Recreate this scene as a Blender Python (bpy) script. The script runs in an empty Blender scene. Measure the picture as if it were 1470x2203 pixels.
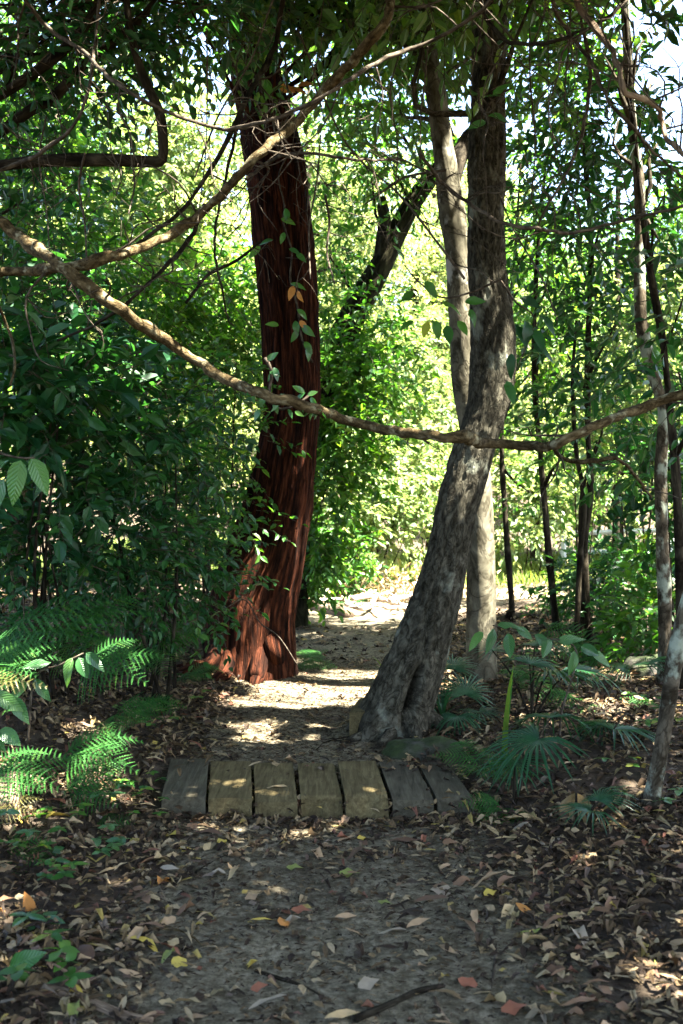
import bpy, math, random
import numpy as np
from mathutils import Vector

# ------------------------------------------------------------------ camera, sky, sun, exposure
scene = bpy.context.scene
col = scene.collection
F = 2140.0                       # focal length in photograph pixels (1470 x 2203)
CAMZ = 1.4
cam = bpy.data.cameras.new("camera"); cam_o = bpy.data.objects.new("camera", cam); col.objects.link(cam_o)
cam_o.location = (0, 0, CAMZ); cam_o.rotation_euler = (math.radians(90), 0, 0)
cam.sensor_fit = 'VERTICAL'; cam.sensor_height = 36; cam.lens = F / 2203 * 36
cam.clip_start = 0.05; cam.clip_end = 500
cam.dof.use_dof = True; cam.dof.focus_distance = 5.6; cam.dof.aperture_fstop = 4.0
scene.camera = cam_o
SUN_EL, SUN_AZ = math.radians(62), math.radians(112)      # azimuth clockwise from +Y: from the right
S = np.array([math.cos(SUN_EL) * math.sin(SUN_AZ), math.cos(SUN_EL) * math.cos(SUN_AZ), math.sin(SUN_EL)])
w = bpy.data.worlds.new("World"); scene.world = w; w.use_nodes = True
nt = w.node_tree
sky = nt.nodes.new('ShaderNodeTexSky'); sky.sky_type = 'NISHITA'; sky.sun_disc = False
sky.dust_density = 2.5; sky.air_density = .9; sky.sun_elevation = SUN_EL; sky.sun_rotation = SUN_AZ
nt.links.new(sky.outputs[0], nt.nodes['Background'].inputs[0]); nt.nodes['Background'].inputs[1].default_value = 0.05
sun = bpy.data.lights.new("sun", 'SUN'); sun.energy = 5.0; sun.angle = math.radians(0.5); sun.color = (1, .94, .83)
sun_o = bpy.data.objects.new("sun", sun); col.objects.link(sun_o)
sun_o.rotation_euler = Vector((-S[0], -S[1], -S[2])).to_track_quat('-Z', 'Y').to_euler()
scene.view_settings.view_transform = 'Standard'; scene.view_settings.look = 'None'
scene.view_settings.exposure = 4.8; scene.view_settings.gamma = 1
cy = scene.cycles
cy.max_bounces = 8; cy.diffuse_bounces = 5; cy.glossy_bounces = 2; cy.transmission_bounces = 4; cy.transparent_max_bounces = 4
cy.use_denoising = True; cy.sample_clamp_indirect = 8; cy.caustics_reflective = False; cy.caustics_refractive = False

# ------------------------------------------------------------------ numbers
rng = np.random.default_rng(7); random.seed(7)
A = lambda *a: np.array(a, float)
def W(px, py, d): return np.array([(px - 735) / F * d, d, CAMZ - (py - 1101.5) / F * d])
def nrm(v): return v / np.maximum(np.linalg.norm(v, axis=-1, keepdims=True), 1e-9)
def sst(a, b, x):
    t = np.clip((x - a) / (b - a), 0, 1); return t * t * (3 - 2 * t)
def _h(i, j, k):
    n = (i * 374761393 + j * 668265263 + k * 1274126177) & 0xffffffff
    n = ((n ^ (n >> 13)) * 1274126177) & 0xffffffff
    return ((n ^ (n >> 16)) & 0xffff) / 65535.0
def noise(p):
    p = np.asarray(p, float); f = np.floor(p).astype(np.int64); t = p - f; t = t * t * (3 - 2 * t); o = 0
    for a in (0, 1):
        for b in (0, 1):
            for c in (0, 1):
                wgt = (t[..., 0] if a else 1 - t[..., 0]) * (t[..., 1] if b else 1 - t[..., 1]) * (t[..., 2] if c else 1 - t[..., 2])
                o = o + wgt * _h(f[..., 0] + a, f[..., 1] + b, f[..., 2] + c)
    return o
def fbm(p, n=3):
    p = np.asarray(p, float); s = 0; a = .5
    for i in range(n): s = s + a * noise(p * 2 ** i + 17.3 * i); a *= .5
    return s / (1 - .5 ** n)
def n2(x, y, fr, s=0.): return noise(np.stack([np.asarray(x, float) * fr + s, np.asarray(y, float) * fr, np.zeros_like(np.asarray(x, float)) + s], -1))

# ------------------------------------------------------------------ terrain
PY = [0, 3, 4.7, 6.1, 7.2, 9, 11.5, 13.5, 15.5]
PX = [.05, .02, -.16, -.27, -.18, .06, .2, .45, 1.2]
PW = [.92, .86, .64, .55, .62, .66, 1.05, 1.6, 1.5]
def pathx(y): return np.interp(y, PY, PX)
def pathw(y): return np.interp(y, PY, PW)
def gz(x, y):
    x = np.asarray(x, float); y = np.asarray(y, float)
    dx = x - pathx(y)
    z = sst(4.75, 5.3, y) * .085 + sst(6, 12, y) * .07
    lw = pathw(y)
    z = z + .34 * sst(lw * .8, lw + 1.5, -dx) * sst(2.0, 5.0, y) * (1 - .6 * sst(10, 14, y))
    z = z + .09 * sst(lw * .9, lw + 1.2, dx) * (1 - .6 * sst(10, 14, y))
    z = z - .03 * np.exp(-(dx / (lw * .8)) ** 2) * (1 - sst(10, 13, y))
    z = z + .05 * (n2(x, y, .8) - .5) + .018 * (n2(x, y, 4, 3) - .5)
    z = z + .05 * np.maximum(y - 17, 0) + .22 * np.maximum(y - 30, 0)
    return z
def G(px, py):                      # ground point under a pixel
    d = 3.0
    for _ in range(60):
        x = (px - 735) / F * d; d = .5 * d + .5 * (CAMZ - float(gz(x, d))) * F / (py - 1101.5)
    x = (px - 735) / F * d; return np.array([x, d, float(gz(x, d))])
def on(x, y, dz=0): return np.array([x, y, float(gz(x, y)) + dz])

# ------------------------------------------------------------------ where the canopy has gaps: (point the sun reaches, radius across, radius along, strength)
GAPS = []
def gap(q, rx, ry, s=1.0):
    q = np.asarray(q, float); g = q - S * (q[2] - .1) / S[2]; GAPS.append((g[0], g[1], rx, ry, s))
for q, rx, ry, s in [((.05, 7.6, .1), .8, .8, 1), ((-.45, 6.95, .1), .55, .28, 1), ((0, 10.4, 1.9), .6, .5, .8), ((0, 10.3, .9), .5, .4, .7), ((-1.5, 6.2, 1.8), .3, .25, .7), ((-1.8, 6.5, 2.7), .35, .3, .7), ((-.35, 6.1, .1), .42, .42, .5), ((1.02, 3.05, 0), .24, .32, .75),
                     ((-.3, 3.78, 0), .13, .08, .7), ((-.5, 4.8, .1), .13, .09, .7), ((0, 5.05, .1), .12, .07, .5), ((-1.6, 4.6, .75), .24, .2, .9), ((-1.4, 4.2, .2), .14, .12, 1), ((-.85, 4.4, .2), .15, .12, .8),
                     ((-1.2, 5.2, .65), .2, .2, .8), ((-1.15, 4.9, .3), .22, .18, .7), ((-1.3, 4.2, .4), .25, .22, .7), ((1.2, 2.75, 0), .3, .2, .6), ((.1, 2.75, 0), .12, .1, .8),
                     ((-.38, 7.8, .95), .13, .22, 1), ((-.36, 7.8, 1.4), .1, .2, .8), ((-.6, 7.5, .2), .16, .2, 1), ((-.3, 8.75, .3), .25, .25, .9), ((.8, 7.3, 3.3), .25, .4, 1), ((.85, 7.3, 4.0), .25, .4, 1), ((-.44, 7.8, .7), .1, .14, .9), ((.95, 7.2, 2.3), .12, .3, .9),
                     ((1.05, 7.1, .9), .1, .3, .9), ((2.1, 8.6, .2), .9, .7, .45), ((3.0, 9.4, .3), 1.0, .9, .5), ((1.6, 6.1, .2), .6, .4, .35), ((1.1, 4.0, .1), .5, .4, .3),
                     ((-1.2, 3.2, .1), .5, .4, .25), ((1.7, 4.9, .2), .4, .3, .35), ((-1.3, 4.3, 2.2), .7, .4, .55), ((-.4, 4.2, 2.2), .5, .35, .5), ((.6, 4.2, 1.8), .6, .35, .4), ((-1.9, 6.2, 1.6), .6, .6, .3)]:
    gap(q, rx, ry, s)
def keep(P, soft=False):            # which canopy leaves stay
    g = P - S * ((P[:, 2] - .1) / S[2])[:, None]
    nz = noise(np.stack([g[:, 0] * 7, g[:, 1] * 7, g[:, 0] * 0], -1)); ne = fbm(np.stack([g[:, 0] * 5 + 9, g[:, 1] * 5, g[:, 0] * 0 + 4], -1), 2)
    if soft: return ~((g[:, 0] > -2) & (g[:, 1] > 11.2) & (g[:, 1] < 20) & (nz < np.where(g[:, 0] < 2.2, .8, .55)))
    rem = nz < .05
    for gx, gy, rx, ry, s in GAPS:
        k = np.sqrt(((g[:, 0] - gx) / rx) ** 2 + ((g[:, 1] - gy) / ry) ** 2) + (ne - .5) * .7
        rem |= (k < 1) & (nz < (1.1 if s >= 1 else .25 + s * .55))
    rem |= (g[:, 1] + (ne - .5) * 1.6 + .25 * np.abs(g[:, 0]) * (g[:, 0] < 0)) > 11.3
    return ~rem

# ------------------------------------------------------------------ mesh builder
class MB:
    def __init__(s): s.v = []; s.f = []; s.r = []; s.bc = []; s.n = 0
    def add(s, v, f, r=None, bc=None):
        v = np.asarray(v, float).reshape(-1, 3); f = np.asarray(f, np.int64)
        s.f.append(f + s.n); s.v.append(v); s.n += len(v)
        s.r.append(np.full(len(f), .5) if r is None else np.broadcast_to(np.asarray(r, float), (len(f),)))
        s.bc.append(v if bc is None else bc)
        return s
    def data(s, name, mat, loc=(0, 0, 0), smooth=True):
        me = bpy.data.meshes.new(name); v = np.concatenate(s.v) - np.asarray(loc)
        me.vertices.add(len(v)); me.vertices.foreach_set('co', v.ravel().astype(np.float32))
        lv = np.concatenate([f.ravel() for f in s.f]); sz = np.concatenate([np.full(len(f), f.shape[1]) for f in s.f])
        me.loops.add(len(lv)); me.loops.foreach_set('vertex_index', lv.astype(np.int32))
        me.polygons.add(len(sz)); me.polygons.foreach_set('loop_start', np.concatenate([[0], np.cumsum(sz)[:-1]]).astype(np.int32))
        me.polygons.foreach_set('use_smooth', np.full(len(sz), smooth))
        me.update(calc_edges=True)
        me.attributes.new('r', 'FLOAT', 'FACE').data.foreach_set('value', np.concatenate(s.r).astype(np.float32))
        me.attributes.new('bc', 'FLOAT_VECTOR', 'POINT').data.foreach_set('vector', np.concatenate(s.bc).ravel().astype(np.float32))
        if isinstance(mat, list):
            for q in mat: me.materials.append(q)
            me.polygons.foreach_set('material_index', (np.concatenate(s.r) > 1.5).astype(np.int32))
        else: me.materials.append(mat)
        return me
    def build(s, name, mat, parent=None, loc=(0, 0, 0), smooth=True):
        if parent is not None: loc = tuple(parent.get('_w', (0, 0, 0)))
        o = bpy.data.objects.new(name, s.data(name, mat, loc, smooth)); col.objects.link(o)
        if parent is not None:
            o.parent = parent; o['_w'] = list(loc)
        else: o.location = loc; o['_w'] = list(loc)
        return o
def tag(o, label=None, cat=None, group=None, kind=None):
    for k, v in (('label', label), ('category', cat), ('group', group), ('kind', kind)):
        if v: o[k] = v
    return o
def thing(name, label, cat, loc=(0, 0, 0), group=None):
    o = bpy.data.objects.new(name, None); col.objects.link(o); o.location = tuple(loc); o['_w'] = [float(a) for a in loc]
    o.empty_display_size = .1
    return tag(o, label, cat, group)
def copy_tree(o, parent=None):
    c = o.copy(); col.objects.link(c)
    if parent is not None: c.parent = parent
    for ch in list(o.children): copy_tree(ch, c)
    return c

def spline(P, n):
    P = np.asarray(P, float); k = len(P)
    if k == 2: return P[0] + (P[1] - P[0]) * np.linspace(0, 1, n)[:, None]
    Q = np.vstack([2 * P[0] - P[1], P, 2 * P[-1] - P[-2]])
    ch = np.concatenate([[0], np.cumsum(np.linalg.norm(np.diff(P[:, :3], axis=0), axis=1))]); u = np.interp(np.linspace(0, ch[-1], n), ch, np.arange(k))
    i = np.minimum(u.astype(int), k - 2); t = (u - i)[:, None]
    a, b, c, d = Q[i], Q[i + 1], Q[i + 2], Q[i + 3]
    return .5 * (2 * b + (c - a) * t + (2 * a - 5 * b + 4 * c - d) * t * t + (3 * b - a - 3 * c + d) * t ** 3)
def tube(mb, P, R, seg=10, n=None, step=None, disp=None, cap=True, r=None):
    P = np.asarray(P, float); R = np.broadcast_to(np.asarray(R, float), (len(P),))
    L = np.linalg.norm(np.diff(P, axis=0), axis=1).sum()
    if n is None: n = max(3, int(L / (step or .08)) + 1)
    Q = spline(np.hstack([P, R[:, None]]), n); C, rad = Q[:, :3], np.maximum(Q[:, 3], .0004)
    T = nrm(np.gradient(C, axis=0)); s = np.concatenate([[0], np.cumsum(np.linalg.norm(np.diff(C, axis=0), axis=1))])
    X = np.zeros_like(T); x = np.cross(T[0], A(0, 1, 0) if abs(T[0][1]) < .8 else A(1, 0, 0))
    for i in range(n):
        x = x - T[i] * np.dot(x, T[i]); x = x / np.linalg.norm(x); X[i] = x
    Y = np.cross(T, X); th = np.linspace(0, 2 * np.pi, seg, endpoint=False)
    ct, st = np.cos(th), np.sin(th); rm = rad.mean()
    bc = np.stack([np.broadcast_to(ct * rm, (n, seg)), np.broadcast_to(st * rm, (n, seg)), np.broadcast_to(s[:, None], (n, seg))], -1)
    dirs = X[:, None, :] * ct[None, :, None] + Y[:, None, :] * st[None, :, None]
    rr = np.broadcast_to(rad[:, None], (n, seg)).copy()
    if disp is not None: rr = disp(rr, bc, s[:, None], dirs, C)
    V = C[:, None, :] + dirs * rr[..., None]
    i, j = np.meshgrid(np.arange(n - 1), np.arange(seg), indexing='ij'); j2 = (j + 1) % seg
    Fq = np.stack([i * seg + j, i * seg + j2, (i + 1) * seg + j2, (i + 1) * seg + j], -1).reshape(-1, 4)
    mb.add(V, Fq, r, bc.reshape(-1, 3))
    if cap:
        b0 = mb.n - n * seg; ring = np.arange(seg); nx = np.roll(ring, -1)
        mb.v.append(C[[0, -1]]); mb.bc.append(bc[[0, -1]].mean(1)); mb.n += 2
        for o0, cen, rev in ((b0, mb.n - 2, True), (b0 + (n - 1) * seg, mb.n - 1, False)):
            f = np.stack([ring + o0, nx + o0, np.full(seg, cen)], -1)
            mb.f.append(f[:, ::-1] if rev else f); mb.r.append(np.full(seg, .5 if r is None else r))
    return C, rad
def prisms(mb, P0, P1, r0, r1, r=.5):
    D = nrm(P1 - P0); X = nrm(np.cross(D, A(.3, .2, 1))); Y = np.cross(D, X); N = len(P0); V = []
    for P, rr in ((P0, r0), (P1, r1)):
        for a in (0, 2.094, 4.189): V.append(P + (X * math.cos(a) + Y * math.sin(a)) * rr)
    V = np.stack(V, 1); f = np.array([[0, 1, 4, 3], [1, 2, 5, 4], [2, 0, 3, 5]])
    mb.add(V.reshape(-1, 3), (f[None] + 6 * np.arange(N)[:, None, None]).reshape(-1, 4), r)

# leaf blades: x along the leaf, y across, z up; folded on the midrib
L4 = (np.array([[0, 0, 0], [.45, .5, .06], [1, 0, -.12], [.45, -.5, .06]]), np.array([[0, 2, 1], [0, 3, 2]]))
L6 = (np.array([[0, 0, 0], [.28, .44, .07], [.68, .36, .02], [1, 0, -.16], [.68, -.36, .02], [.28, -.44, .07]]), np.array([[0, 3, 2, 1], [0, 5, 4, 3]]))
def blade(curl=.25, fold=.12, ts=(.12, .3, .52, .76), ws=(.3, .47, .48, .3), wav=0., seed=0):
    g = np.random.default_rng(seed); v = [[0, 0, 0]]
    for t, q in zip(ts, ws):
        z = -curl * t * t
        v += [[t, q, z + fold * q + wav * g.normal()], [t, 0, z], [t, -q, z + fold * q + wav * g.normal()]]
    v.append([1, wav * g.normal(), -curl]); n = len(v) - 1; f3 = [[0, 2, 1], [0, 3, 2]]; f4 = []
    for i in range(len(ts) - 1):
        a = 1 + 3 * i; f4 += [[a, a + 1, a + 4, a + 3], [a + 1, a + 2, a + 5, a + 4]]
    a = 1 + 3 * (len(ts) - 1); f3 += [[a, a + 1, n], [a + 1, a + 2, n]]
    return np.array(v, float), np.array(f4), np.array(f3)
def place(mb, T, P, D, U, L, Wd, r=None, local=False):
    X = nrm(D); Y = nrm(np.cross(U, X)); Z = np.cross(X, Y); N = len(P)
    L = np.broadcast_to(L, (N,))[:, None, None]; Wd = np.broadcast_to(Wd, (N,))[:, None, None]
    V = T[0][None]; K = V.shape[1]
    v = P[:, None] + L * V[..., 0:1] * X[:, None] + Wd * V[..., 1:2] * Y[:, None] + L * V[..., 2:3] * Z[:, None]
    if r is None: r = rng.random(N)
    off = K * np.arange(N)[:, None, None]; v = v.reshape(-1, 3); lc = np.tile(T[0] * A(1, 1, 0), (N, 1)) if local else None
    n0 = mb.n; first = True
    for fa in T[1:]:
        f = (fa[None] + off).reshape(-1, fa.shape[1]); rr = np.repeat(r, len(fa))
        if first: mb.add(v, f, rr, lc); first = False
        else: mb.f.append(f + n0); mb.r.append(rr)
def rdir(n, up=0.): 
    v = rng.normal(size=(n, 3)); v[:, 2] += up; return nrm(v)
def sprays(mb, tw, P, D, n, tl, ll, wr, T=L6, cut=False, droop=.3, jit=.35, hang=.35):
    """twigs at P along D, each carrying n leaves"""
    N = len(P); tl = tl * rng.uniform(.7, 1.3, N)
    t = np.linspace(.2, 1, n)[None] + rng.uniform(-.06, .06, (N, n))
    pos = P[:, None] + D[:, None] * (t * tl[:, None])[..., None]; pos[..., 2] -= droop * t ** 2 * tl[:, None]
    side = nrm(np.cross(D, A(0, 0, 1) + rng.normal(size=(N, 3)) * .25)); sg = np.where(np.arange(n) % 2, 1., -1.); sg[-1] = 0
    ld = D[:, None] * (.5 + .5 * (sg == 0))[None, :, None] + side[:, None] * (sg * .85)[None, :, None] + rng.normal(size=(N, n, 3)) * jit
    ld[..., 2] -= hang
    up = A(0, 0, 1) + rng.normal(size=(N, n, 3)) * .45
    pos = pos.reshape(-1, 3); ld = ld.reshape(-1, 3); up = up.reshape(-1, 3); M = len(pos)
    size = ll * rng.uniform(.65, 1.25, M); r = np.clip(np.repeat(rng.random(N), n) * .6 + rng.random(M) * .4, 0, 1)
    if cut:
        k = keep(pos, cut == 'soft'); pos, ld, up, size, r = pos[k], ld[k], up[k], size[k], r[k]
    if len(pos): place(mb, T, pos, ld, up, size, size * wr, r)
    if tw is not None:
        e = P + D * tl[:, None]; e[:, 2] -= droop * tl; m = P + D * tl[:, None] * .5; m[:, 2] -= droop * .25 * tl
        if cut:
            k = keep(m, cut == 'soft'); P, e, m = P[k], e[k], m[k]
        if len(P): prisms(mb, P, m, .0035, .0025, 2.); prisms(mb, m, e, .0025, .0012, 2.)
def blob_pts(c, rad, n, shell=.45):
    u = rdir(n); q = rng.random(n) ** shell; lump = .72 + .5 * noise(u * 2.1 + np.asarray(c) * 3.7)
    P = np.asarray(c) + u * (q * lump)[:, None] * np.asarray(rad)
    D = nrm(u * .8 + rng.normal(size=(n, 3)) * .45 + A(0, 0, .15)); return P, D

# ------------------------------------------------------------------ materials
def mat(name):
    m = bpy.data.materials.new(name); m.use_nodes = True; t = m.node_tree; t.nodes.clear()
    out = t.nodes.new('ShaderNodeOutputMaterial'); return m, t, out
def nd(t, typ, **k):
    n = t.nodes.new(typ)
    for a, b in k.items(): setattr(n, a, b)
    return n
def ramp(t, fac, stops, interp='LINEAR'):
    n = nd(t, 'ShaderNodeValToRGB'); cr = n.color_ramp; cr.interpolation = interp
    while len(cr.elements) < len(stops): cr.elements.new(.5)
    for e, (p, c) in zip(cr.elements, stops): e.position = p; e.color = (*c, 1)
    t.links.new(fac, n.inputs[0]); return n.outputs[0]
def coords(t, scale=(1, 1, 1), attr='bc'):
    a = nd(t, 'ShaderNodeAttribute', attribute_name=attr); mp = nd(t, 'ShaderNodeMapping'); mp.inputs['Scale'].default_value = scale
    t.links.new(a.outputs['Vector'], mp.inputs[0]); return mp.outputs[0]
def tnoise(t, vec, scale, detail=4, rough=.55, dist=0.):
    n = nd(t, 'ShaderNodeTexNoise'); n.inputs['Scale'].default_value = scale; n.inputs['Detail'].default_value = detail
    n.inputs['Roughness'].default_value = rough; n.inputs['Distortion'].default_value = dist; t.links.new(vec, n.inputs['Vector']); return n.outputs[0]
def mix(t, fac, a, b, mode='MIX'):
    n = nd(t, 'ShaderNodeMix', data_type='RGBA', blend_type=mode)
    for s, v in ((0, fac), (6, a), (7, b)):
        if hasattr(v, 'is_linked'): t.links.new(v, n.inputs[s])
        else: n.inputs[s].default_value = v if s == 0 else (*v, 1)
    return n.outputs[2]
def leaf_mat(name, stops, trans=(2.2, 2.0, .8), tw=.42, rough=.42, spec=.4, veins=False):
    m, t, out = mat(name); a = nd(t, 'ShaderNodeAttribute', attribute_name='r')
    c = ramp(t, a.outputs['Fac'], stops); v = nd(t, 'ShaderNodeAttribute', attribute_name='bc')
    c = mix(t, .35, c, ramp(t, tnoise(t, v.outputs['Vector'], 60, 2), [(.3, (.55, .55, .55)), (.7, (1.25, 1.25, 1.25))]), 'MULTIPLY')
    p = nd(t, 'ShaderNodeBsdfPrincipled'); p.inputs['Roughness'].default_value = rough; p.inputs['Specular IOR Level'].default_value = spec
    if veins:       # midrib and side veins, in the leaf's own coordinates
        sp = nd(t, 'ShaderNodeSeparateXYZ'); t.links.new(v.outputs['Vector'], sp.inputs[0])
        def mth(op, a, b=0.):
            n = nd(t, 'ShaderNodeMath', operation=op)
            for i_, q in enumerate((a, b)):
                if hasattr(q, 'is_linked'): t.links.new(q, n.inputs[i_])
                else: n.inputs[i_].default_value = q
            return n.outputs[0]
        ay = mth('ABSOLUTE', sp.outputs[1]); s_ = mth('SINE', mth('MULTIPLY', mth('SUBTRACT', sp.outputs[0], mth('MULTIPLY', ay, .55)), 62.)); k = mth('MAXIMUM', mth('LESS_THAN', ay, .022), mth('MULTIPLY', mth('GREATER_THAN', s_, .9), .45))
        c = mix(t, mth('MULTIPLY', k, .35), c, (.08, .15, .05)); bm = nd(t, 'ShaderNodeBump'); bm.inputs['Strength'].default_value = .5; bm.inputs['Distance'].default_value = .003; t.links.new(s_, bm.inputs['Height']); t.links.new(bm.outputs[0], p.inputs['Normal'])
    t.links.new(c, p.inputs['Base Color']); tr = nd(t, 'ShaderNodeBsdfTranslucent')
    t.links.new(mix(t, 1., c, trans, 'MULTIPLY'), tr.inputs[0]); ms = nd(t, 'ShaderNodeMixShader'); ms.inputs[0].default_value = tw
    t.links.new(p.outputs[0], ms.inputs[1]); t.links.new(tr.outputs[0], ms.inputs[2]); t.links.new(ms.outputs[0], out.inputs[0]); return m
def solid(t, out, c, rough, bump=None, bs=.5, bd=.01, spec=.25):
    p = nd(t, 'ShaderNodeBsdfPrincipled'); p.inputs['Roughness'].default_value = rough; p.inputs['Specular IOR Level'].default_value = spec
    if hasattr(c, 'is_linked'): t.links.new(c, p.inputs['Base Color'])
    else: p.inputs['Base Color'].default_value = (*c, 1)
    if bump is not None:
        b = nd(t, 'ShaderNodeBump'); b.inputs['Strength'].default_value = bs; b.inputs['Distance'].default_value = bd
        t.links.new(bump, b.inputs['Height']); t.links.new(b.outputs[0], p.inputs['Normal'])
    t.links.new(p.outputs[0], out.inputs[0])
def bark(name, stops, stretch=.15, fr=30, spots=None, bs=.7, bd=.012, spot_scale=9, lo=.55, hi=.66):
    m, t, out = mat(name); v = coords(t, (1, 1, stretch)); f = tnoise(t, v, fr, 6, .65, .4)
    f2 = tnoise(t, coords(t, (1, 1, .5)), 4, 3)
    c = ramp(t, f, [(.5 + (q - .5) * .6, e) for q, e in stops]); c = mix(t, .5, c, ramp(t, f2, [(.3, (.55, .55, .55)), (.7, (1.3, 1.3, 1.3))]), 'MULTIPLY')
    wv = tnoise(t, coords(t, (1, 1, stretch * .8)), fr * .55, 4, .6, 1.2); ck = ramp(t, wv, [(.455, (1, 1, 1)), (.495, (.22, .2, .18)), (.505, (.22, .2, .18)), (.545, (1, 1, 1))]); c = mix(t, .65, c, ck, 'MULTIPLY')
    hm = nd(t, 'ShaderNodeMath', operation='MULTIPLY'); t.links.new(f, hm.inputs[0]); t.links.new(ck, hm.inputs[1])
    if spots:
        k = tnoise(t, coords(t, (1, 1, .55)), spot_scale, 5, .62); k = ramp(t, k, [(lo, (0, 0, 0)), (hi, (1, 1, 1))])
        c = mix(t, k, c, mix(t, .5, spots, ramp(t, f, [(.3, (.6, .6, .6)), (.7, (1.2, 1.2, 1.2))]), 'MULTIPLY'))
    solid(t, out, c, .9, hm.outputs[0], bs, bd, .03); return m

M = {}
M['red'] = bark('red_stringy_bark', [(.2, (.0025, .0013, .001)), (.42, (.011, .0042, .0024)), (.6, (.034, .0105, .005)), (.85, (.08, .028, .013))], .085, 46, bs=.9, bd=.016)
M['grey'] = bark('grey_bark', [(.2, (.011, .01, .007)), (.5, (.037, .034, .024)), (.8, (.08, .074, .053))], .38, 48, (.12, .125, .095), bs=.9, bd=.012, spot_scale=6, lo=.57, hi=.66)
M['pale'] = bark('pale_smooth_bark', [(.25, (.034, .031, .02)), (.5, (.07, .064, .044)), (.8, (.125, .115, .082))], .6, 12, (.24, .235, .2), bs=.35, bd=.006, spot_scale=5, lo=.6, hi=.66)
M['lichen'] = bark('lichen_spotted_bark', [(.3, (.025, .02, .013)), (.55, (.06, .05, .034)), (.8, (.1, .083, .058))], .5, 18, (.19, .21, .16), bs=.5, bd=.006, spot_scale=8, lo=.5, hi=.58)
M['dark'] = bark('dark_bark', [(.3, (.009, .0075, .005)), (.55, (.025, .021, .014)), (.8, (.05, .042, .028))], .3, 22, bs=.7, bd=.008)
M['vine'] = bark('ochre_vine_bark', [(.2, (.016, .011, .005)), (.5, (.054, .039, .018)), (.8, (.12, .092, .048))], .5, 45, (.17, .155, .095), bs=.8, bd=.006, spot_scale=22, lo=.55, hi=.66)
M['twig'] = bark('grey_twig_bark', [(.3, (.028, .022, .016)), (.7, (.09, .074, .054))], .4, 40, bs=.4, bd=.003)
M['dead'] = bark('dead_wood', [(.3, (.06, .043, .028)), (.55, (.15, .11, .075)), (.8, (.24, .19, .135))], .12, 30, bs=.6, bd=.005)
M['fardead'] = bark('sunlit_dead_wood', [(.3, (.3, .23, .17)), (.7, (.55, .46, .36))], .12, 30, bs=.5, bd=.005)  # dead wood lightened to carry the clearing's blown-out sunlight
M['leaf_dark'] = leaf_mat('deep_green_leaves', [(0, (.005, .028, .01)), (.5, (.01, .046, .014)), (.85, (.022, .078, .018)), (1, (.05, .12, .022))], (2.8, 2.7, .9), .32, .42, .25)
M['leaf_mid'] = leaf_mat('mid_green_leaves', [(0, (.014, .055, .01)), (.5, (.03, .096, .014)), (.9, (.07, .14, .02)), (1, (.17, .19, .03))], (2.6, 2.5, .8), .44, .42, .3)
M['leaf_can'] = leaf_mat('canopy_leaves', [(0, (.02, .055, .014)), (.6, (.042, .095, .02)), (1, (.1, .14, .025))], (2.6, 2.4, .8), .42)
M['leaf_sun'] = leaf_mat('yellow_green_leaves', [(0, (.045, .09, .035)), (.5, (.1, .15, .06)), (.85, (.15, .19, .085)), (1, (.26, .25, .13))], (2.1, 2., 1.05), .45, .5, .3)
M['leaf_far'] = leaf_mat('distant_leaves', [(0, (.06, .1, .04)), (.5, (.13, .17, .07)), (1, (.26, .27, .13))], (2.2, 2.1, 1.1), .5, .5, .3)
M['leaf_bright'] = leaf_mat('fresh_green_leaves', [(0, (.016, .065, .02)), (.6, (.03, .1, .026)), (1, (.06, .14, .03))], (2.0, 2.0, .8), .4, .3, .5)
M['leaf_vein'] = leaf_mat('veined_green_leaves', [(0, (.016, .065, .02)), (.6, (.03, .1, .026)), (1, (.06, .14, .03))], (2.0, 2.0, .8), .4, .3, .5, True)
M['leaf_orange'] = leaf_mat('orange_leaves', [(0, (.3, .12, .03)), (1, (.45, .2, .05))], (1.4, 1.3, .8), .35)
M['fern'] = leaf_mat('fern_green', [(0, (.009, .046, .01)), (.7, (.022, .08, .014)), (1, (.075, .125, .016))], (2.4, 2.2, .6), .36, .6, .12)
M['palm'] = leaf_mat('palm_blue_green', [(0, (.006, .034, .013)), (1, (.014, .058, .02))], (2., 2., .9), .25, .38, .35)
M['brownfern'] = leaf_mat('dry_fern', [(0, (.045, .042, .01)), (1, (.09, .085, .02))], (1.5, 1.4, .8), .35)
M['straw'] = leaf_mat('dry_straw_leaf', [(0, (.25, .18, .09)), (1, (.42, .33, .2))], (1.3, 1.2, .8), .25, .6)
M['deadpalm'] = leaf_mat('dead_palm_leaf', [(0, (.1, .065, .022)), (1, (.17, .12, .045))], (1.3, 1.2, .8), .25, .6)
M['black'] = bark('blackish_bark', [(.3, (.006, .006, .003)), (.55, (.016, .015, .008)), (.8, (.032, .03, .016))], .3, 22, bs=.7, bd=.008)  # near-black olive bark, deeper all over than dark_bark
M['grass'] = leaf_mat('grass_blades', [(0, (.08, .14, .03)), (1, (.2, .24, .07))], (2., 2., .8), .4, .5, .3)
LC = [('dark brown', (.075, .043, .025)), ('brown', (.16, .092, .05)), ('tan', (.3, .2, .11)), ('pale tan', (.36, .26, .13)), ('grey beige', (.25, .205, .145)), ('reddish brown', (.21, .078, .042)), ('yellow', (.45, .33, .06)), ('orange', (.4, .17, .04)), ('olive green', (.15, .17, .04))]
M['litter'] = leaf_mat('leaf_litter', [(0, (.01, .0065, .004)), (.35, (.025, .0155, .0085)), (.53, (.06, .039, .019)), (.7, (.13, .092, .046)), (.86, (.22, .17, .1)), (.9, (.09, .032, .018)), (.95, (.09, .075, .058)), (1, (.2, .15, .035))], (1.1, 1., .7), .12, .7, .12)
for nme, c in LC:
    M['f_' + nme] = leaf_mat('fallen_leaf_' + nme.replace(' ', '_'), [(0, tuple(a * .6 for a in c)), (1, tuple(a * .95 for a in c))], (1.1, 1., .8), .1, .6, .2)
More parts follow.
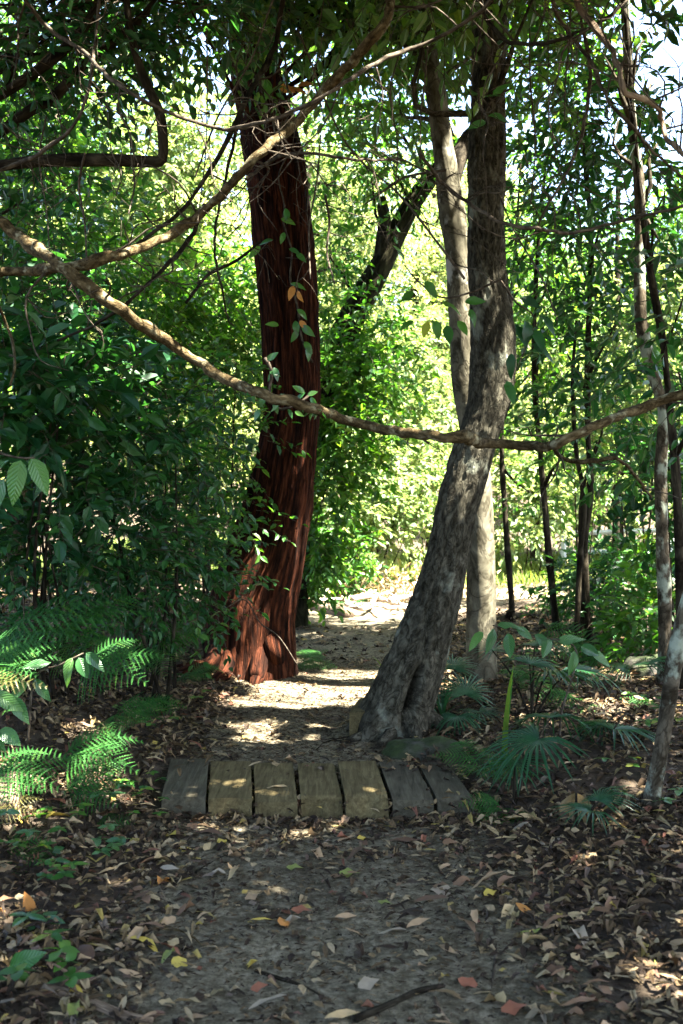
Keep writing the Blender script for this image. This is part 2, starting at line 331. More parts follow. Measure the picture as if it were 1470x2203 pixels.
m, t, out = mat('forest_soil'); v = nd(t, 'ShaderNodeAttribute', attribute_name='bc').outputs['Vector']
f = tnoise(t, v, 14, 8, .7); c = ramp(t, f, [(.3, (.015, .011, .008)), (.5, (.038, .029, .02)), (.7, (.075, .057, .04))])
c = mix(t, ramp(t, tnoise(t, v, .35, 3), [(.58, (0, 0, 0)), (.66, (1, 1, 1))]), c, ramp(t, tnoise(t, v, 9, 5), [(.3, (.05, .045, .022)), (.7, (.09, .09, .04))]))
solid(t, out, c, .95, f, .8, .03, .1); M['soil'] = m
m, t, out = mat('sandy_path_dirt'); v = nd(t, 'ShaderNodeAttribute', attribute_name='bc').outputs['Vector']
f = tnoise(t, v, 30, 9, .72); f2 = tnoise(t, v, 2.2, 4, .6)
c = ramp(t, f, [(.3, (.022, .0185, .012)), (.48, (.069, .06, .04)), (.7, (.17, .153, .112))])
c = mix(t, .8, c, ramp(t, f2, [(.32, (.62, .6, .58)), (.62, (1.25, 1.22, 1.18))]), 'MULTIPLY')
c = mix(t, ramp(t, tnoise(t, v, 130, 2, .5), [(.63, (0, 0, 0)), (.7, (1, 1, 1))]), c, (.03, .023, .016))
solid(t, out, c, .97, f, .7, .02, .02); M['path'] = m
def timber(name, a, b, c3):
    m, t, out = mat(name); v = coords(t, (1, .08, 1)); f = tnoise(t, v, 55, 6, .65, .6); v1 = coords(t); f2 = tnoise(t, v1, 7, 4)
    c = ramp(t, f, [(.3, a), (.5, b), (.72, c3)]); c = mix(t, .6, c, ramp(t, f2, [(.3, (.6, .6, .58)), (.7, (1.25, 1.25, 1.2))]), 'MULTIPLY')
    c = mix(t, ramp(t, tnoise(t, v1, 38, 3), [(.66, (0, 0, 0)), (.7, (1, 1, 1))]), c, (.03, .025, .018))
    solid(t, out, c, .9, f, .5, .006, .05); return m
M['timber'] = timber('weathered_timber', (.033, .0255, .012), (.068, .054, .026), (.104, .085, .043))
M['timber_dark'] = timber('dark_damp_timber', (.022, .019, .013), (.046, .041, .028), (.072, .065, .045))
m, t, out = mat('mossy_rock'); v = coords(t); f = tnoise(t, v, 12, 7, .65)
c = mix(t, ramp(t, tnoise(t, v, 5, 4), [(.42, (0, 0, 0)), (.58, (1, 1, 1))]), ramp(t, f, [(.3, (.02, .019, .016)), (.7, (.07, .066, .055))]), ramp(t, f, [(.3, (.012, .018, .007)), (.7, (.03, .042, .014))]))
solid(t, out, c, .9, f, .9, .03, .1); M['rock'] = m
m, t, out = mat('white_paint'); v = coords(t); solid(t, out, ramp(t, tnoise(t, v, 20), [(.3, (.6, .6, .57)), (.7, (.82, .82, .8))]), .5); M['white'] = m
m, t, out = mat('pale_sandstone'); v = coords(t); f = tnoise(t, v, 9, 6); solid(t, out, ramp(t, f, [(.3, (.22, .19, .15)), (.7, (.42, .38, .31))]), .95, f, .8, .03, .05); M['stone'] = m

# ================================================================== THE SETTING
def sheet(name, xs, ys, zf, m, mask=None):
    X, Y = np.meshgrid(xs, ys); Z = zf(X, Y); V = np.stack([X, Y, Z], -1).reshape(-1, 3); nx = len(xs)
    i, j = np.meshgrid(np.arange(len(ys) - 1), np.arange(nx - 1), indexing='ij')
    f = np.stack([i * nx + j, i * nx + j + 1, (i + 1) * nx + j + 1, (i + 1) * nx + j], -1).reshape(-1, 4)
    if mask is not None: f = f[mask(V[f].mean(1))]
    return tag(MB().add(V, f).build(name, m), kind='structure')
sheet('ground', np.concatenate([np.linspace(-60, -5, 40), np.linspace(-4.9, 4.9, 140), np.linspace(5, 60, 40)]),
      np.concatenate([np.linspace(-12, 1.9, 30), np.linspace(2, 12, 150), np.linspace(12.2, 30, 50), np.linspace(31, 90, 40)]), gz, M['soil'])
ys = np.concatenate([np.arange(.6, 7, .03), np.arange(7, 15.6, .06)]); us = np.linspace(-1, 1, 70)
U_, Y_ = np.meshgrid(us, ys)
edge = 1 + .28 * (fbm(np.stack([Y_ * 1.3, np.sign(U_) * 5, Y_ * 0], -1)) - .5) + .2 * (noise(np.stack([Y_ * 6, np.sign(U_) * 3, Y_ * 0], -1)) - .5)
X_ = pathx(Y_) + U_ * pathw(Y_) * edge * 1.1
Z_ = gz(X_, Y_) + .006 + .026 * (fbm(np.stack([X_ * 7, Y_ * 7, X_ * 0], -1), 5) - .5) * (1 - np.abs(U_) ** 6) - .012 * np.abs(U_) ** 8
V = np.stack([X_, Y_, Z_], -1).reshape(-1, 3); nx = len(us); i, j = np.meshgrid(np.arange(len(ys) - 1), np.arange(nx - 1), indexing='ij')
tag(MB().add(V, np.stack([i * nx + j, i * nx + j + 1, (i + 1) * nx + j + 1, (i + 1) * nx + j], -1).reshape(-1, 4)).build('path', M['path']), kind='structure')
# the trail turns off to the right across the clearing
ts = np.linspace(0, 1, 60); cx = 1.0 + ts * 8; cyy = 14.9 + ts * 3.2 - 1.0 * np.sin(ts * 3)
U_, T_ = np.meshgrid(np.linspace(-1, 1, 24), ts); CX, CY = np.interp(T_, ts, cx), np.interp(T_, ts, cyy)
Yb = CY + U_ * (1.15 + .3 * (n2(CX, U_ * 0, 1.2) - .5)); Zb = gz(CX, Yb) + .011 - .01 * np.abs(U_) ** 8
V = np.stack([CX, Yb, Zb], -1).reshape(-1, 3); nx = 24; i, j = np.meshgrid(np.arange(59), np.arange(23), indexing='ij')
tag(MB().add(V, np.stack([i * nx + j, (i + 1) * nx + j, (i + 1) * nx + j + 1, i * nx + j + 1], -1).reshape(-1, 4)).build('trail', M['path']), kind='structure')

# ================================================================== TREES
def flare(h0, amt, k=5, ph=0., rough=.0, ridge=0., fr=30., st=2., hollow=None):
    def d(rr, bc, s, dirs, C):
        th = np.arctan2(bc[..., 1], bc[..., 0]); rr = rr * (1 + amt * np.exp(-s / h0) * (.75 + .5 * np.cos(k * th + ph) + .25 * np.cos(2 * th + 1)))
        p = np.stack([bc[..., 0] * fr, bc[..., 1] * fr, bc[..., 2] * st], -1)
        rr = rr + rough * (fbm(np.stack([bc[..., 0] * 6, bc[..., 1] * 6, bc[..., 2] * 2.5], -1), 4) - .5)
        if ridge: rr = rr + ridge * (1 - 2 * np.abs(fbm(p, 3) - .5) * 2)
        if hollow is not None: rr = hollow(rr, s, dirs)
        return rr
    return d
def trunk_from_px(pts, d, zb=None):
    """pts (px, py, width px) from the base up -> points and radii at distance d (or per point)"""
    P, R = [], []
    for q in pts:
        dd = q[3] if len(q) > 3 else d
        P.append(W(q[0], q[1], dd)); R.append(q[2] / 2 / F * dd)
    return np.array(P), np.array(R)
def limb(mb, a, b, r0, r1, sag=.1, seg=7):
    m1 = a * .65 + b * .35 + rng.normal(size=3) * np.linalg.norm(b - a) * .07; m2 = a * .3 + b * .7 + rng.normal(size=3) * np.linalg.norm(b - a) * .07
    m1[2] -= sag * .3; tube(mb, [a, m1, m2, b], [r0, r0 * .75, r0 * .45, r1], seg, step=.15)
def make_tree(name, label, P, R, bm, lm, blobs, seg=24, step=.06, disp=None, leaf=.1, wr=.48, n=7, tl=.38, cut=False, group=None, T=L6, limbs=True, hang=.35, lr=.011, start=.45):
    """blobs: (centre, radii, sprays); limbs run from the trunk to each"""
    base = P[0]; t = thing(name, label, 'tree', base, group)
    mb = MB(); C, rad = tube(mb, P, R, seg, step=step, disp=disp); mb.build('trunk', bm, t)
    cr = tw = MB()
    i0 = int(len(C) * start)
    for c, rd, ns in blobs:
        c = np.asarray(c, float)
        if limbs:
            k = i0 + np.argmin(np.linalg.norm(C[i0:] - (c - A(0, 0, .5)), axis=1)); lmb = MB()
            limb(lmb, C[k], c, max(min(lr * 2, rad[k] * .7), .006), .006); lmb.build('limb', bm, t)
        Q, D = blob_pts(c, rd, ns); sprays(cr, tw, Q, D, n, tl, leaf, wr, T, cut, hang=hang)
    if cr.n: cr.build('crown', [lm, M['twig']], t, smooth=False)
    return t
def over(x0, x1, y0, y1, z0, z1, k, rr=(1., 1., .45), ns=215):  # leaf clumps overhead, mostly out of frame, added to shade the scene
    return [(A(rng.uniform(x0, x1), rng.uniform(y0, y1), rng.uniform(z0, z1)), rng.uniform(.75, 1.25) * A(*rr), ns) for _ in range(k)]
def pb(px, py, d, r, ns, rz=None): return (W(px, py, d), (r, r, rz or r), ns)

# big red-barked tree left of the path
P, R = trunk_from_px([(540, 1480, 190), (541, 1400, 186), (544, 1300, 184), (570, 1200, 168), (597, 1100, 143), (614, 1000, 128), (627, 900, 115), (628, 800, 112), (622, 650, 118), (608, 500, 124), (596, 380, 126), (572, 260, 112),
                      (548, 150, 104), (540, 0, 98), (535, -200, 92), (545, -600, 80), (580, -1000, 60)], 8.1)
red = make_tree('tree', 'massive red barked tree leaning beside the path, with fibrous rusty bark', P, R, M['red'], M['leaf_can'],
                over(-2, 2.2, 5.2, 8.6, 6.7, 8.2, 24) + over(.1, 1.8, 6.4, 7.4, 5.4, 6.4, 16) + [pb(470, 20, 6.9, .4, 60), pb(600, 0, 7.0, .35, 55), pb(700, -60, 7.2, .5, 70), pb(380, -30, 6.6, .4, 55)],  # second group of clumps added on the sun's line to shade the trunk
                seg=160, step=.022, disp=flare(.18, .12, 4, .6, .06, .013, 50, 2.6), cut=True)
mb = MB()   # exposed root running to the path
r0 = W(580, 1330, 8.05); e = G(608, 1452)
tube(mb, [r0, W(590, 1400, 7.8), e + A(-.03, .06, .03), e + A(.05, -.1, -.03)], [.09, .07, .045, .02], 16, step=.03, disp=flare(.2, .0, rough=.03, ridge=.012)); tube(mb, [W(495, 1350, 8), on(-1.02, 7.75, .07), on(-1.18, 7.5, .02), on(-1.28, 7.3, -.04)], [.09, .06, .04, .015], 14, step=.03, disp=flare(.2, 0, rough=.03, ridge=.012))
for x0, y0, x1, y1 in ((-1.02, 7.9, -1.32, 7.65), (-.9, 7.75, -1.0, 7.4), (-.65, 7.7, -.67, 7.5)):
    tube(mb, [W(735 + x0 / y0 * F * .92, 1320, 8.05), on(x0, y0, .07), on((x0 + x1) / 2, (y0 + y1) / 2, .015), on(x1, y1, -.03)], [.08, .06, .03, .012], 12, step=.03, disp=flare(.2, 0, rough=.03, ridge=.012))
mb.build('root', M['red'], red)

# leaning grey tree with a hollow, right of the path
def hollow(rr, s, dirs):
    k = np.exp(-((s - .34) / .17) ** 4); ax = np.arctan2(dirs[..., 0], -dirs[..., 1])
    return rr - .15 * k * np.exp(-((ax - .12 + (s - .3) * .2) / .12) ** 2) + .012 * k * np.exp(-((np.abs(ax - .1) - .34) / .14) ** 2)
P, R = trunk_from_px([(845, 1605, 150), (850, 1560, 146), (868, 1500, 125), (903, 1400, 112), (936, 1300, 95), (962, 1200, 84), (983, 1100, 79), (1010, 1000, 80), (1042, 900, 84), (1056, 830, 85), (1062, 750, 84), (1056, 650, 76), (1048, 550, 70),
                      (1047, 400, 69), (1049, 300, 68), (1051, 150, 66), (1056, 0, 62), (1062, -250, 56), (1075, -600, 44), (1080, -900, 30)], 5.95)
grey = make_tree('tree', 'grey trunked tree with a dark hollow at its foot, leaning right then upright', P, R, M['grey'], M['leaf_can'],
                 over(.4, 4.2, 2.5, 6.8, 5.2, 7., 30) + [pb(1010, -60, 5.4, .35, 35), pb(820, -90, 5.2, .4, 45), pb(1180, -80, 5.2, .45, 60)],
                 seg=96, step=.018, disp=flare(.16, .42, 5, 2.2, .035, .016, 34, 9, hollow), cut=True)
mb = MB()
for x0, y0, x1, y1 in ((.22, 5.85, -.05, 5.7), (.42, 5.75, .45, 5.5), (.58, 5.9, .85, 5.8), (.3, 5.78, .16, 5.5)):
    tube(mb, [W(860, 1520, 5.95) * .5 + on(x0, y0, .12) * .5, on(x0, y0, .05), on((x0 + x1) / 2, (y0 + y1) / 2, .015), on(x1, y1, -.03)], [.06, .045, .026, .01], 12, step=.02, disp=flare(.2, 0, rough=.03, ridge=.008))
mb.build('root', M['grey'], grey)
# pale sunlit tree behind it
P, R = trunk_from_px([(1036, 1500, 68), (1036, 1400, 62), (1036, 1300, 58), (1036, 1180, 56), (1032, 1080, 54), (1020, 960, 54), (1003, 850, 53), (998, 740, 52), (992, 640, 52), (985, 540, 53), (972, 450, 52), (958, 350, 48), (945, 250, 42), (925, 130, 38), (900, 0, 34), (880, -200, 30), (900, -500, 22)], 7.3)
pale = make_tree('tree', 'pale smooth barked tree behind the leaning grey trunk, sunlit along its edge', P, R, M['pale'], M['leaf_can'],
                 over(1, 4.6, 6.3, 9.2, 7.0, 8.4, 14) + [pb(820, 40, 7.6, .45, 60), pb(860, 210, 8.0, .4, 45), pb(1130, 60, 7.7, .4, 50)], seg=48, step=.03, disp=flare(.2, .15, 4, 0, .035, .004, 20, 3), cut=True)
mb = MB(); tube(mb, [W(960, 420, 7.3), W(1000, 310, 7.5), W(1030, 270, 7.7), W(1080, 180, 8)], [.07, .06, .05, .03], 14, step=.05); mb.build('limb', M['dark'], pale)
# forked tree further back
P, R = trunk_from_px([(625, 1385, 80), (628, 1310, 72), (640, 1130, 62), (668, 950, 58), (718, 770, 58), (775, 650, 58), (815, 580, 50), (840, 530, 46), (880, 450, 42), (925, 385, 36), (975, 330, 28), (1010, 290, 22), (1070, 180, 14)], 11)
fork = make_tree('tree', 'dark forked tree leaning right between the red and grey trunks', P, R, M['black'], M['leaf_mid'],
                 [pb(740, 300, 10.6, .6, 80), pb(820, 180, 10.5, .6, 75), pb(760, 80, 10.2, .6, 70), pb(710, 520, 10.7, .4, 70), pb(880, 60, 10.4, .5, 80), pb(750, 690, 10.6, .45, 90), pb(730, 800, 10.6, .45, 90), pb(850, 330, 10.8, .5, 110), (A(1.6, 10.3, 6.9), (1., .8, .6), 260), (A(2.2, 10.4, 6.4), (.8, .7, .5), 200)], seg=20, leaf=.1, start=.2)  # last two clumps, above the frame, added to shade this trunk
mb = MB(); tube(mb, [W(822, 565, 11), W(826, 500, 10.9), W(828, 470, 10.9), W(820, 425, 10.9)], [.1, .075, .065, .05], 14, step=.05, disp=flare(.2, .1, rough=.03)); mb.build('stub', M['dark'], fork)

# slender trees on the right; crowns extended over the path to shade it
def slim(label, pts, d, bm, lm, blobs, seg=14, **k):
    blobs = [(c, r, int(n * .62) if n < 125 else n) for c, r, n in blobs]
    P, R = trunk_from_px(pts, d); return make_tree('tree', label, P, R, bm, lm, blobs, seg=seg, step=.06, disp=flare(.12, .25, 3, 1, .02), lr=.012, **{'cut': 'soft', **k})
slim('thin dark sapling just right of the pale tree, standing on the edge of the clearing', [(1103, 1350, 16), (1100, 1280, 13), (1092, 1180, 12), (1085, 1070, 12), (1080, 980, 11), (1082, 850, 10), (1095, 700, 9), (1110, 520, 7), (1120, 350, 5)], 10.8, M['dark'], M['leaf_mid'],
     [pb(1130, 620, 10.7, .5, 90), pb(1170, 760, 10.8, .5, 80), pb(1110, 820, 10.9, .35, 55), pb(1160, 480, 10.4, .5, 80), pb(1140, 1060, 10.8, .3, 40)], leaf=.1, start=.35)
slim('straight dark sapling, second thin trunk right of the pale tree', [(1199, 1378, 18), (1190, 1280, 15), (1180, 1180, 14), (1170, 1060, 13), (1160, 950, 12), (1152, 850, 11), (1150, 700, 10), (1160, 500, 8), (1180, 300, 6)], 9.9, M['dark'], M['leaf_mid'],
     [pb(1200, 560, 9.8, .5, 100), pb(1180, 360, 9.5, .4, 80), pb(1230, 270, 9.2, .4, 80), pb(1150, 900, 9.9, .3, 40), pb(1220, 950, 9.8, .35, 50), pb(1180, 720, 9.9, .35, 60)], leaf=.1, start=.3)
t = slim('sinuous twin stemmed sapling crossing its own stems, right of the clearing', [(1272, 1410, 20), (1258, 1260, 18), (1258, 1160, 16), (1271, 1050, 15), (1265, 930, 14), (1265, 800, 13), (1268, 650, 12), (1272, 520, 11), (1260, 300, 8), (1270, 150, 6)], 9.1, M['dark'], M['leaf_dark'],
     [pb(1230, 520, 8.8, .55, 120), pb(1310, 420, 8.7, .5, 110), pb(1260, 260, 8.5, .55, 120), pb(1330, 680, 8.8, .45, 80), pb(1220, 760, 9.0, .4, 60), pb(1300, 900, 8.9, .35, 50), pb(1200, 190, 8.4, .35, 70)], leaf=.11, start=.3)
mb = MB(); tube(mb, [W(1240, 1390, 9), W(1248, 1200, 9), W(1258, 1070, 9), W(1241, 980, 9), W(1232, 830, 9), W(1240, 690, 9)], [.028, .026, .024, .02, .018, .012], 10, step=.06); tube(mb, [W(1250, 1400, 9.1), W(1254, 1280, 9.1), W(1250, 1170, 9.05), W(1253, 1060, 9), W(1285, 950, 8.9)], [.03, .026, .022, .018, .01], 10, step=.06); mb.build('side_stem', M['dark'], t)
slim('blurred slim trunk far back beyond the twin stemmed sapling', [(1318, 1340, 18), (1325, 1240, 17), (1326, 1100, 16), (1332, 950, 15), (1328, 700, 13), (1330, 400, 10)], 12.2, M['dark'], M['leaf_mid'],
     [pb(1330, 760, 12, .5, 80), pb(1370, 950, 12, .5, 80), pb(1300, 1020, 12.1, .35, 50), pb(1360, 560, 11.8, .6, 110)], leaf=.11, start=.2)
slim('slender lichen spotted trunk with pale grey patches near the right edge', [(1428, 1490, 30), (1431, 1330, 27), (1426, 1185, 26), (1422, 1035, 26), (1427, 885, 26), (1408, 815, 25), (1381, 700, 24), (1376, 560, 23), (1376, 400, 22), (1358, 250, 21), (1350, 100, 20), (1345, 0, 20), (1345, -300, 17), (1350, -600, 12)], 7.0, M['lichen'], M['leaf_can'],
     over(2.4, 5.8, 5.5, 9.2, 6.2, 7.8, 18) + [pb(1400, 60, 6.9, .45, 100), pb(1300, 120, 7, .45, 90), pb(1420, 520, 7, .35, 45), pb(1420, 300, 7, .4, 60), pb(1330, 260, 7.2, .35, 50)], seg=24, cut=True, start=.5)
slim('dark thin trunk beside the lichen spotted one, curving down the right edge', [(1466, 1480, 24), (1465, 1330, 21), (1464, 1200, 20), (1456, 1050, 19), (1449, 950, 18), (1437, 830, 17), (1424, 720, 16), (1402, 600, 14), (1386, 480, 13), (1366, 300, 11), (1355, 150, 9), (1345, 20, 8)], 6.3, M['dark'], M['leaf_dark'],
     [pb(1430, 420, 6.2, .3, 40), pb(1470, 640, 6.2, .35, 50), pb(1400, 180, 6.1, .35, 50), pb(1460, 800, 6.2, .25, 26), pb(1330, 60, 6.1, .4, 60)], leaf=.11, start=.3, cut=True)
slim('leaning lichen streaked stem rising from the ground at the right edge', [(1398, 1760, 42), (1408, 1690, 36), (1425, 1600, 33), (1440, 1500, 31), (1455, 1400, 30), (1480, 1300, 30), (1530, 1100, 28), (1590, 800, 26), (1630, 400, 24), (1650, 0, 22), (1640, -500, 18), (1600, -900, 12)], 4.45, M['lichen'], M['leaf_can'],
     over(2, 6.4, -.5, 5.6, 4.3, 6.4, 46) + over(0, 4.4, -2.4, 3.4, 4.2, 6., 34), seg=28, cut=True, start=.6)  # unseen crown reaching behind the camera, added to shade the foreground
# left-hand tree reaching into the frame with its low limbs
P = A((-2.75, 5.6, .3), (-2.8, 5.5, 1.5), (-2.7, 5.4, 3), (-2.5, 5.3, 4.6), (-2.3, 5.3, 6))
left = make_tree('tree', 'tree off the left edge reaching in with crooked low limbs', P, A(.16, .14, .13, .1, .04), M['dark'], M['leaf_dark'],
                 over(-3.6, 0, 2.5, 6.8, 4.6, 5.8, 26) + over(-2, 1.4, -2., 3.6, 4.2, 5.8, 28) + [pb(30, 10, 5, .4, 60), pb(180, 20, 5.2, .35, 55), pb(310, 0, 5.3, .35, 55), pb(40, 240, 5.6, .35, 45), pb(430, 10, 5.3, .3, 50), pb(200, 130, 5.5, .25, 26), pb(10, 120, 5, .3, 34), pb(330, 100, 5.6, .22, 20), pb(50, 430, 6, .35, 45)],
                 seg=24, disp=flare(.2, .3, 4, 0, .03), cut=True, leaf=.085)
LIMBS = [([(-160, 385, 26), (0, 357, 24), (120, 345, 25), (250, 345, 25), (336, 348, 24), (350, 338, 22), (350, 290, 22), (342, 240, 20), (318, 185, 20), (300, 140, 18), (280, 60, 18), (268, -40, 16)], 4.9),
         ([(-150, 280, 22), (0, 205, 22), (70, 160, 21), (150, 95, 19), (200, 30, 18), (230, -60, 16)], 5.0), ([(-150, 390, 24), (0, 285, 22), (70, 235, 22), (120, 205, 20), (180, 140, 18), (260, 78, 16), (330, 10, 14), (380, -60, 12)], 5.2)]
for pts, d in LIMBS:
    P, R = trunk_from_px(pts, d); mb = MB(); tube(mb, P, R, 14, step=.025, disp=flare(.1, 0, rough=.012)); mb.build('limb', M['dark'], left)

# ================================================================== LIANAS AND BARE VINES
def vine(label, pts, d, w, m, twigs=0, tl=.5, leaves=None, name='vine', group=None, seg=8, knots=.006, tm=None, lmat='leaf_mid', lsize=.06):
    P = []; n = len(pts)
    for i, q in enumerate(pts):
        dd = q[2] if len(q) > 2 else d + .18 * math.sin(i * 1.3)
        P.append(W(q[0], q[1], dd))
    P = np.array(P)
    if n > 5:       # small kinks
        R0 = np.linspace(w[0], w[1], n); Q = spline(np.hstack([P, R0[:, None]]), n * 4); Q[1:-1, :3] += rng.normal(size=(len(Q) - 2, 3)) * .0013 * (1 + w[0] / 14); P = Q[:, :3]; n = len(P)
    R = np.linspace(w[0], w[1], n) * (.93 + .12 * rng.random(n)) * .86 / 2 / F * d
    t = thing(name, label, 'vine', P[0], group); mb = MB()
    C, rad = tube(mb, P, R, seg, step=.022, disp=(lambda rr, bc, s, dirs, C: rr * (1 + knots / .006 * .5 * (fbm(np.stack([bc[..., 0] * 25, bc[..., 1] * 25, bc[..., 2] * 6], -1), 3) - .5)) * (1 + .16 * (noise(np.stack([bc[..., 0] * 70, bc[..., 1] * 70, s * 55 + bc[..., 0] * 0], -1)) - .5)) * (1 + .3 * np.maximum(noise(np.stack([s * 5, s * 0, s * 0 + w[0]], -1)) - .62, 0) / .3)))
    mb.build('stem', m, t)
    for k in range(int(twigs * 1.7)):
        i = rng.integers(len(C) * .08, len(C) * .95); L = tl * rng.uniform(.4, 1.4); a = C[i]; dirn = nrm(rng.normal(size=3) * A(1, .5, .8) + A(0, 0, -.15)); Q = [a]
        for s_ in range(4):
            dirn = nrm(dirn + rng.normal(size=3) * .38); Q.append(Q[-1] + dirn * L / 4)
        mb = MB(); r_ = min(rad[i] * .5, .006); tube(mb, Q, np.linspace(r_, .0016, 5), 5, step=.05)
        for q in range(rng.integers(1, 4)):
            j = rng.integers(1, 4); b = Q[j]; d2 = nrm(dirn + rng.normal(size=3) * .8); tube(mb, [b, b + d2 * L * .2, b + nrm(d2 + rng.normal(size=3) * .4) * L * .42], [r_ * .55, r_ * .4, .001], 4, step=.05)
        mb.build('twig', tm or M['twig'], t)
    if leaves:
        lb = MB()
        for i0, i1, k in leaves:
            ii = (rng.uniform(i0, i1, k) * (len(C) - 1)).astype(int); D = rdir(k) * A(1, .6, .5) + A(0, 0, -.5)
            place(lb, L6, C[ii], D, A(0, 0, 1) + rng.normal(size=(k, 3)) * .6, lsize * rng.uniform(.7, 1.3, k), lsize * .5)
        lb.build('foliage', M[lmat], t, smooth=False)
    return t
vine('long thick ochre liana sagging across the whole picture in front of both trunks', [(-160, 400), (0, 480), (60, 525), (130, 572), (250, 660), (330, 715), (400, 762), (480, 812), (550, 842), (650, 872), (720, 895), (780, 914), (850, 928), (930, 938), (1000, 941), (1045, 953), (1120, 957), (1180, 960), (1215, 945), (1300, 908), (1380, 878), (1470, 845), (1600, 800)], 4.2, (29, 22), M['vine'], 4, .35,
     leaves=[(.4, .48, 14)], seg=14, lmat='leaf_bright', lsize=.05)
vine('thick mossy liana curving up from the left edge across the red trunk to the top', [(-160, 590), (0, 587), (80, 582), (140, 575), (230, 555), (330, 522), (420, 472), (470, 425), (520, 370), (580, 312), (640, 258), (700, 195), (750, 140), (800, 85), (835, 35), (850, -40)], 4.35, (22, 24), M['vine'], 7, .5, seg=14)
vine('slim forked branchlet dropping from the long liana beside the thin saplings', [(1190, 958), (1205, 982), (1240, 994), (1300, 988), (1340, 992), (1380, 1040), (1400, 1070)], 4.25, (13, 5), M['vine'], 3, .25)
vine('thin brown vine sagging from the top left corner over the red trunk', [(40, -20), (100, 55), (180, 112), (240, 170), (310, 218), (390, 252), (480, 277), (560, 264), (650, 230), (735, 183), (820, 130), (920, 92), (1030, 28), (1080, -30)], 3.9, (9, 10), M['twig'], 9, .45)
vine('thin vine draped between the pale trunk and the right edge in a shallow sag', [(905, 330), (950, 390), (1000, 430), (1085, 480), (1160, 492), (1222, 501), (1310, 483), (1390, 462), (1490, 440)], 4.4, (9, 8), M['twig'], 7, .4)
vine('pale bare branch bending down the top right corner', [(1225, -30), (1245, 12), (1300, 82), (1335, 157), (1345, 200), (1405, 222), (1425, 260), (1438, 300), (1490, 345)], 3.7, (15, 11), M['dead'], 8, .45)
vine('dark hanging loop of vine under the top edge between the two right trunks', [(1030, -20), (1050, 45), (1095, 88), (1170, 93), (1230, 75), (1290, 50), (1350, 0)], 4.0, (11, 8), M['dark'], 6, .4)
vine('dark limb slanting left out of the red trunk crown', [(612, -20), (592, 95), (560, 160), (528, 215), (480, 320), (400, 440), (310, 515), (230, 560)], 4.9, (13, 9), M['dark'], 7, .45)
vine('dark bare branch running down left below the mossy liana', [(440, 440), (420, 495), (385, 545), (350, 578), (270, 655), (200, 700), (125, 732)], 5.2, (12, 7), M['dark'], 5, .4)
vine('thin drooping vine hanging left of the red trunk with a hooked end', [(520, 240), (500, 320), (470, 450), (462, 540), (478, 620), (490, 685), (503, 700)], 4.8, (9, 4), M['dark'], 4, .4)
vine('short dark twig forking left of the red trunk at mid height', [(560, 520), (510, 560), (450, 590), (420, 625), (400, 652)], 5.4, (7, 8), M['dark'], 3, .3)
vine('thin vine rising steeply at the top left behind the crooked limb', [(-40, 385), (30, 355), (75, 335), (150, 280), (190, 195), (205, 90), (216, -30)], 4.4, (8, 8), M['twig'], 7, .45)
vine('slim twig arching off the mossy liana to the right across the red trunk', [(530, 385), (570, 355), (600, 336), (665, 329), (735, 340), (800, 345), (870, 346), (930, 375)], 4.3, (9, 5), M['twig'], 6, .35)
vine('straight bare twig pointing up to the pale trunk', [(785, 440), (830, 408), (870, 382), (915, 372), (960, 366)], 5.2, (4, 7), M['twig'], 3, .3)
vine('crossing vine running from the mossy liana down to the right past the pale trunk', [(640, 60), (740, 300), (860, 420), (940, 520), (1000, 600)], 4.8, (5, 6), M['twig'], 6, .5)
vine('long bare stem slanting through the upper right leaves', [(1250, 40), (1270, 160), (1255, 280), (1215, 380), (1180, 440), (1150, 500)], 4.6, (9, 5), M['twig'], 6, .4)
vine('bare stem slanting right beneath the pale bare branch', [(1180, -20), (1215, 60), (1270, 130), (1310, 220), (1355, 265), (1400, 320), (1490, 400)], 4.5, (10, 7), M['twig'], 7, .4)
vine('stiff twig above the red trunk, rising to the top edge', [(420, 380), (470, 250), (540, 130), (580, 20), (600, -30)], 4.4, (5, 5), M['twig'], 6, .5)
vine('curled thin twig dangling at the far left edge', [(-10, 640), (15, 700), (28, 740), (32, 790), (22, 830)], 3.9, (7, 6), M['vine'], 1, .2)
HV = [((280, 285), (277, 460), 5), ((183, 330), (187, 560), 6), ((100, 250), (108, 560), 4), ((690, 290), (668, 600), 5), ((1030, 190), (1042, 300), 6), ((1140, 60), (1142, 440), 5), ((1228, 20), (1215, 260), 5), ((60, -10), (25, 190), 6), ((860, 110), (850, 420), 4), ((445, 60), (425, 480), 4), ((920, 100), (905, 330), 4), ((1075, 420), (1200, 690), 5), ((700, 420), (720, 610), 6), ((240, 280), (250, 420), 3)]
HL = ['short vine hanging straight down over the crooked limb near its bend', 'rough hanging vine crossing in front of the mossy liana at left', 'thread thin vine dropping through the dark leaves at left', 'thin vine hanging along the right side of the red trunk', 'short dead twig dangling before the upper grey trunk', 'thread thin vine dropping just right of the grey trunk', 'thin vine hanging beside the pale bare branch', 'slanting twig in the top left corner',
      'thread thin vine dropping between red and pale trunks', 'thread thin vine dropping left of the red trunk crown', 'thread thin vine in front of the pale trunk top', 'kinked twig falling right from the shallow sagging vine', 'curved dead tendril hanging right of the red trunk', 'short thread thin vine between the crooked limb and its bend']
for ((x0, y0), (x1, y1), w_), lb in zip(HV, HL):
    j = [rng.normal() * 9 for _ in range(3)]
    vine(lb, [(x0, y0), (x0 * .7 + x1 * .3 + j[0], y0 * .7 + y1 * .3), (x0 * .35 + x1 * .65 + j[1], y0 * .35 + y1 * .65), (x1, y1)], 4.5 + rng.uniform(-.4, .4), (w_, w_ * .7), M['twig'], 3, .35, group='thin vines hanging from the canopy', seg=5)

